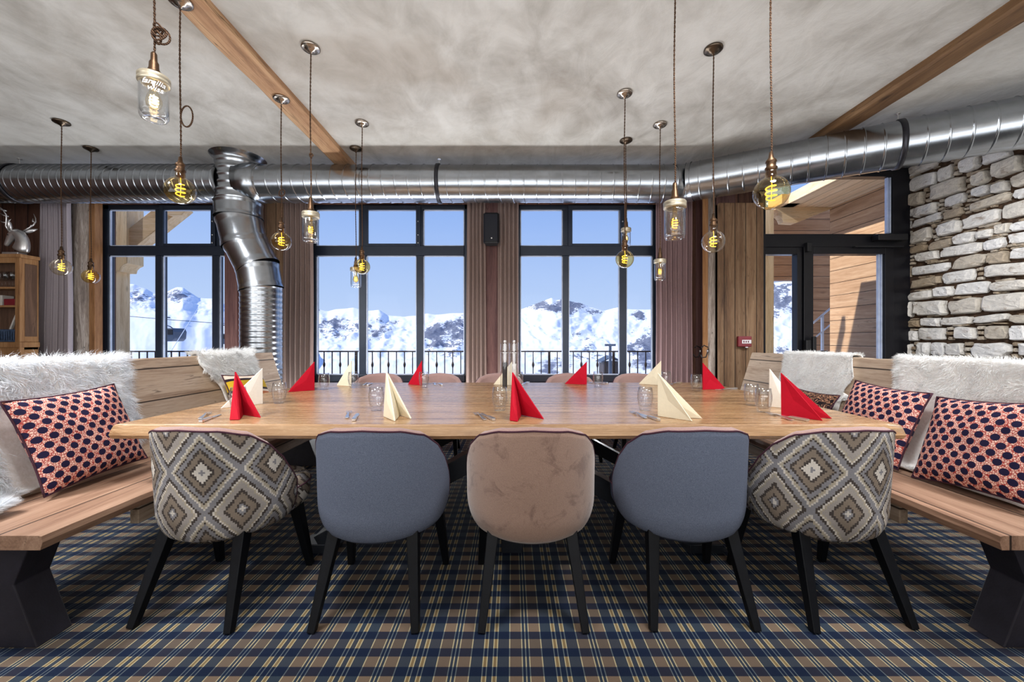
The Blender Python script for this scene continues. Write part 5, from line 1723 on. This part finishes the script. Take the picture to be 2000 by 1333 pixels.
# cutlery
def fork_mb():
    m = MB()
    Ln = .19
    sec = [(-.105, .0075, .003), (-.093, .010, .0034), (-.04, .0066, .003), (.01, .0042, .003), (.03, .0055, .0024), (.042, .0125, .002), (.058, .0150, .002)]
    hz = {-.105: .002, -.093: .002, -.04: .006, .01: .010, .03: .007, .042: .003, .058: .003}
    vs = []
    for y, w_, t in sec:
        z = hz[y]
        vs += [(-w_, y, z), (w_, y, z), (w_, y, z + t), (-w_, y, z + t)]
    n = len(sec)
    fs = [(j * 4 + k, j * 4 + (k + 1) % 4, (j + 1) * 4 + (k + 1) % 4, (j + 1) * 4 + k) for j in range(n - 1) for k in range(4)]
    fs += [(0, 1, 2, 3), tuple((n - 1) * 4 + k for k in (3, 2, 1, 0))]
    m.add(vs, fs)
    for i in range(4):
        x = -.0129 + i * .0086
        m.bar((x, .057, .0038), (x, .095, .0075), (.0044, .0024), (.0026, .0018), side=(0, 0, 1))
    return m
def knife_mb():
    m = MB()
    sec = [(-.115, .009, .010), (-.104, .0118, .012), (-.02, .0095, .010), (-.012, .0075, .007), (-.005, .0105, .003), (.05, .0125, .0026), (.09, .0100, .002), (.106, .002, .0015)]
    vs = []
    for y, w_, t in sec:
        vs += [(-w_ * .8, y, .001), (w_, y, .001), (w_, y, .001 + t), (-w_ * .8, y, .001 + t)]
    n = len(sec)
    fs = [(j * 4 + k, j * 4 + (k + 1) % 4, (j + 1) * 4 + (k + 1) % 4, (j + 1) * 4 + k) for j in range(n - 1) for k in range(4)]
    fs += [(0, 1, 2, 3), tuple((n - 1) * 4 + k for k in (3, 2, 1, 0))]
    m.add(vs, fs); return m
fo = kn = None
def cutlery(fa, fb, ka, kb, where):
    """pixel ends: handle end, tip"""
    global fo, kn
    for which, a, b in (('fork', fa, fb), ('knife', ka, kb)):
        if a is None: continue
        pa, pb_ = TP(*a), TP(*b)
        d = pb_ - pa; ang = math.atan2(d.y, d.x) - PI / 2
        src = fo if which == 'fork' else kn
        if src is None:
            o = (fork_mb() if which == 'fork' else knife_mb()).build('table_' + which, M['chrome'], smooth=False, bevel=.0012, seg=2)
            if which == 'fork': fo = o
            else: kn = o
        else:
            o = src.copy(); COL.objects.link(o)
        c = (pa + pb_) / 2
        o.location = (c.x, c.y, TZ + (.001 if which == 'knife' else .0015)); o.rotation_euler = (0, 0, ang)
        setp(o, '%s lying %s' % (which, where), which, 'cutlery laid on the table')
cutlery((381, 827), (417, 803), (393, 826), (431, 811), 'left of the near red napkin, at the table corner by the cabinet bench')
cutlery((675, 825), (684, 801), (690, 825), (699, 808), 'above the first blue-grey chair, left of a tumbler')
cutlery((952, 826), (924, 806), (966, 824.5), (937, 807.5), 'left of the middle near red napkin')
cutlery((1274, 825), (1221, 801), (1284, 823), (1246, 809), 'before the tumbler above the second blue-grey chair')
cutlery((1556, 826), (1490, 806.5), (1570, 823), (1510, 810), 'before the large red napkin at the stone wall side')
cutlery((708, 755), (722, 748.5), (716, 755.5), (729, 748.5), 'on the window side, right of the cream napkin of the middle window')
cutlery((850, 755.5), (848, 748), (864, 755.5), (856, 748.5), 'on the window side, right of the red napkin of the middle window')
cutlery((1022, 752), (1031, 748.5), None, None, 'on the window side, right of the spice mills')
cutlery((1180, 751.5), (1148, 748.5), (1178, 750), (1155, 748.2), 'on the window side, behind the tumbler of the third window')
cutlery((1328, 750.5), (1305, 753.5), (1326, 749.5), (1308, 751.5), 'on the window side at the mauve curtain')
cutlery((1440, 762), (1394, 764.5), (1436, 761), (1398, 762.5), 'at the table end before the wooden column, by its red napkin')

# tealight glasses on the top of the bench back
for px, lb in ((203, 'small cut-glass tealight standing on the bench back by the white sheepskin, left of its pair'), (216, 'small cut-glass tealight standing on the bench back, right of its pair')):
    Y = 2.385 * F / (1000 - px)
    m = MB(); m.lathe([(0.0001, 0), (.016, 0), (.020, .045), (.0185, .045), (.015, .006), (0.0001, .006)], 10)
    o = m.build('tealight_glass', M['glass'])
    o.location = (-2.387, Y, 1.036)
    setp(o, lb, 'tealight', 'tealights on the bench back')
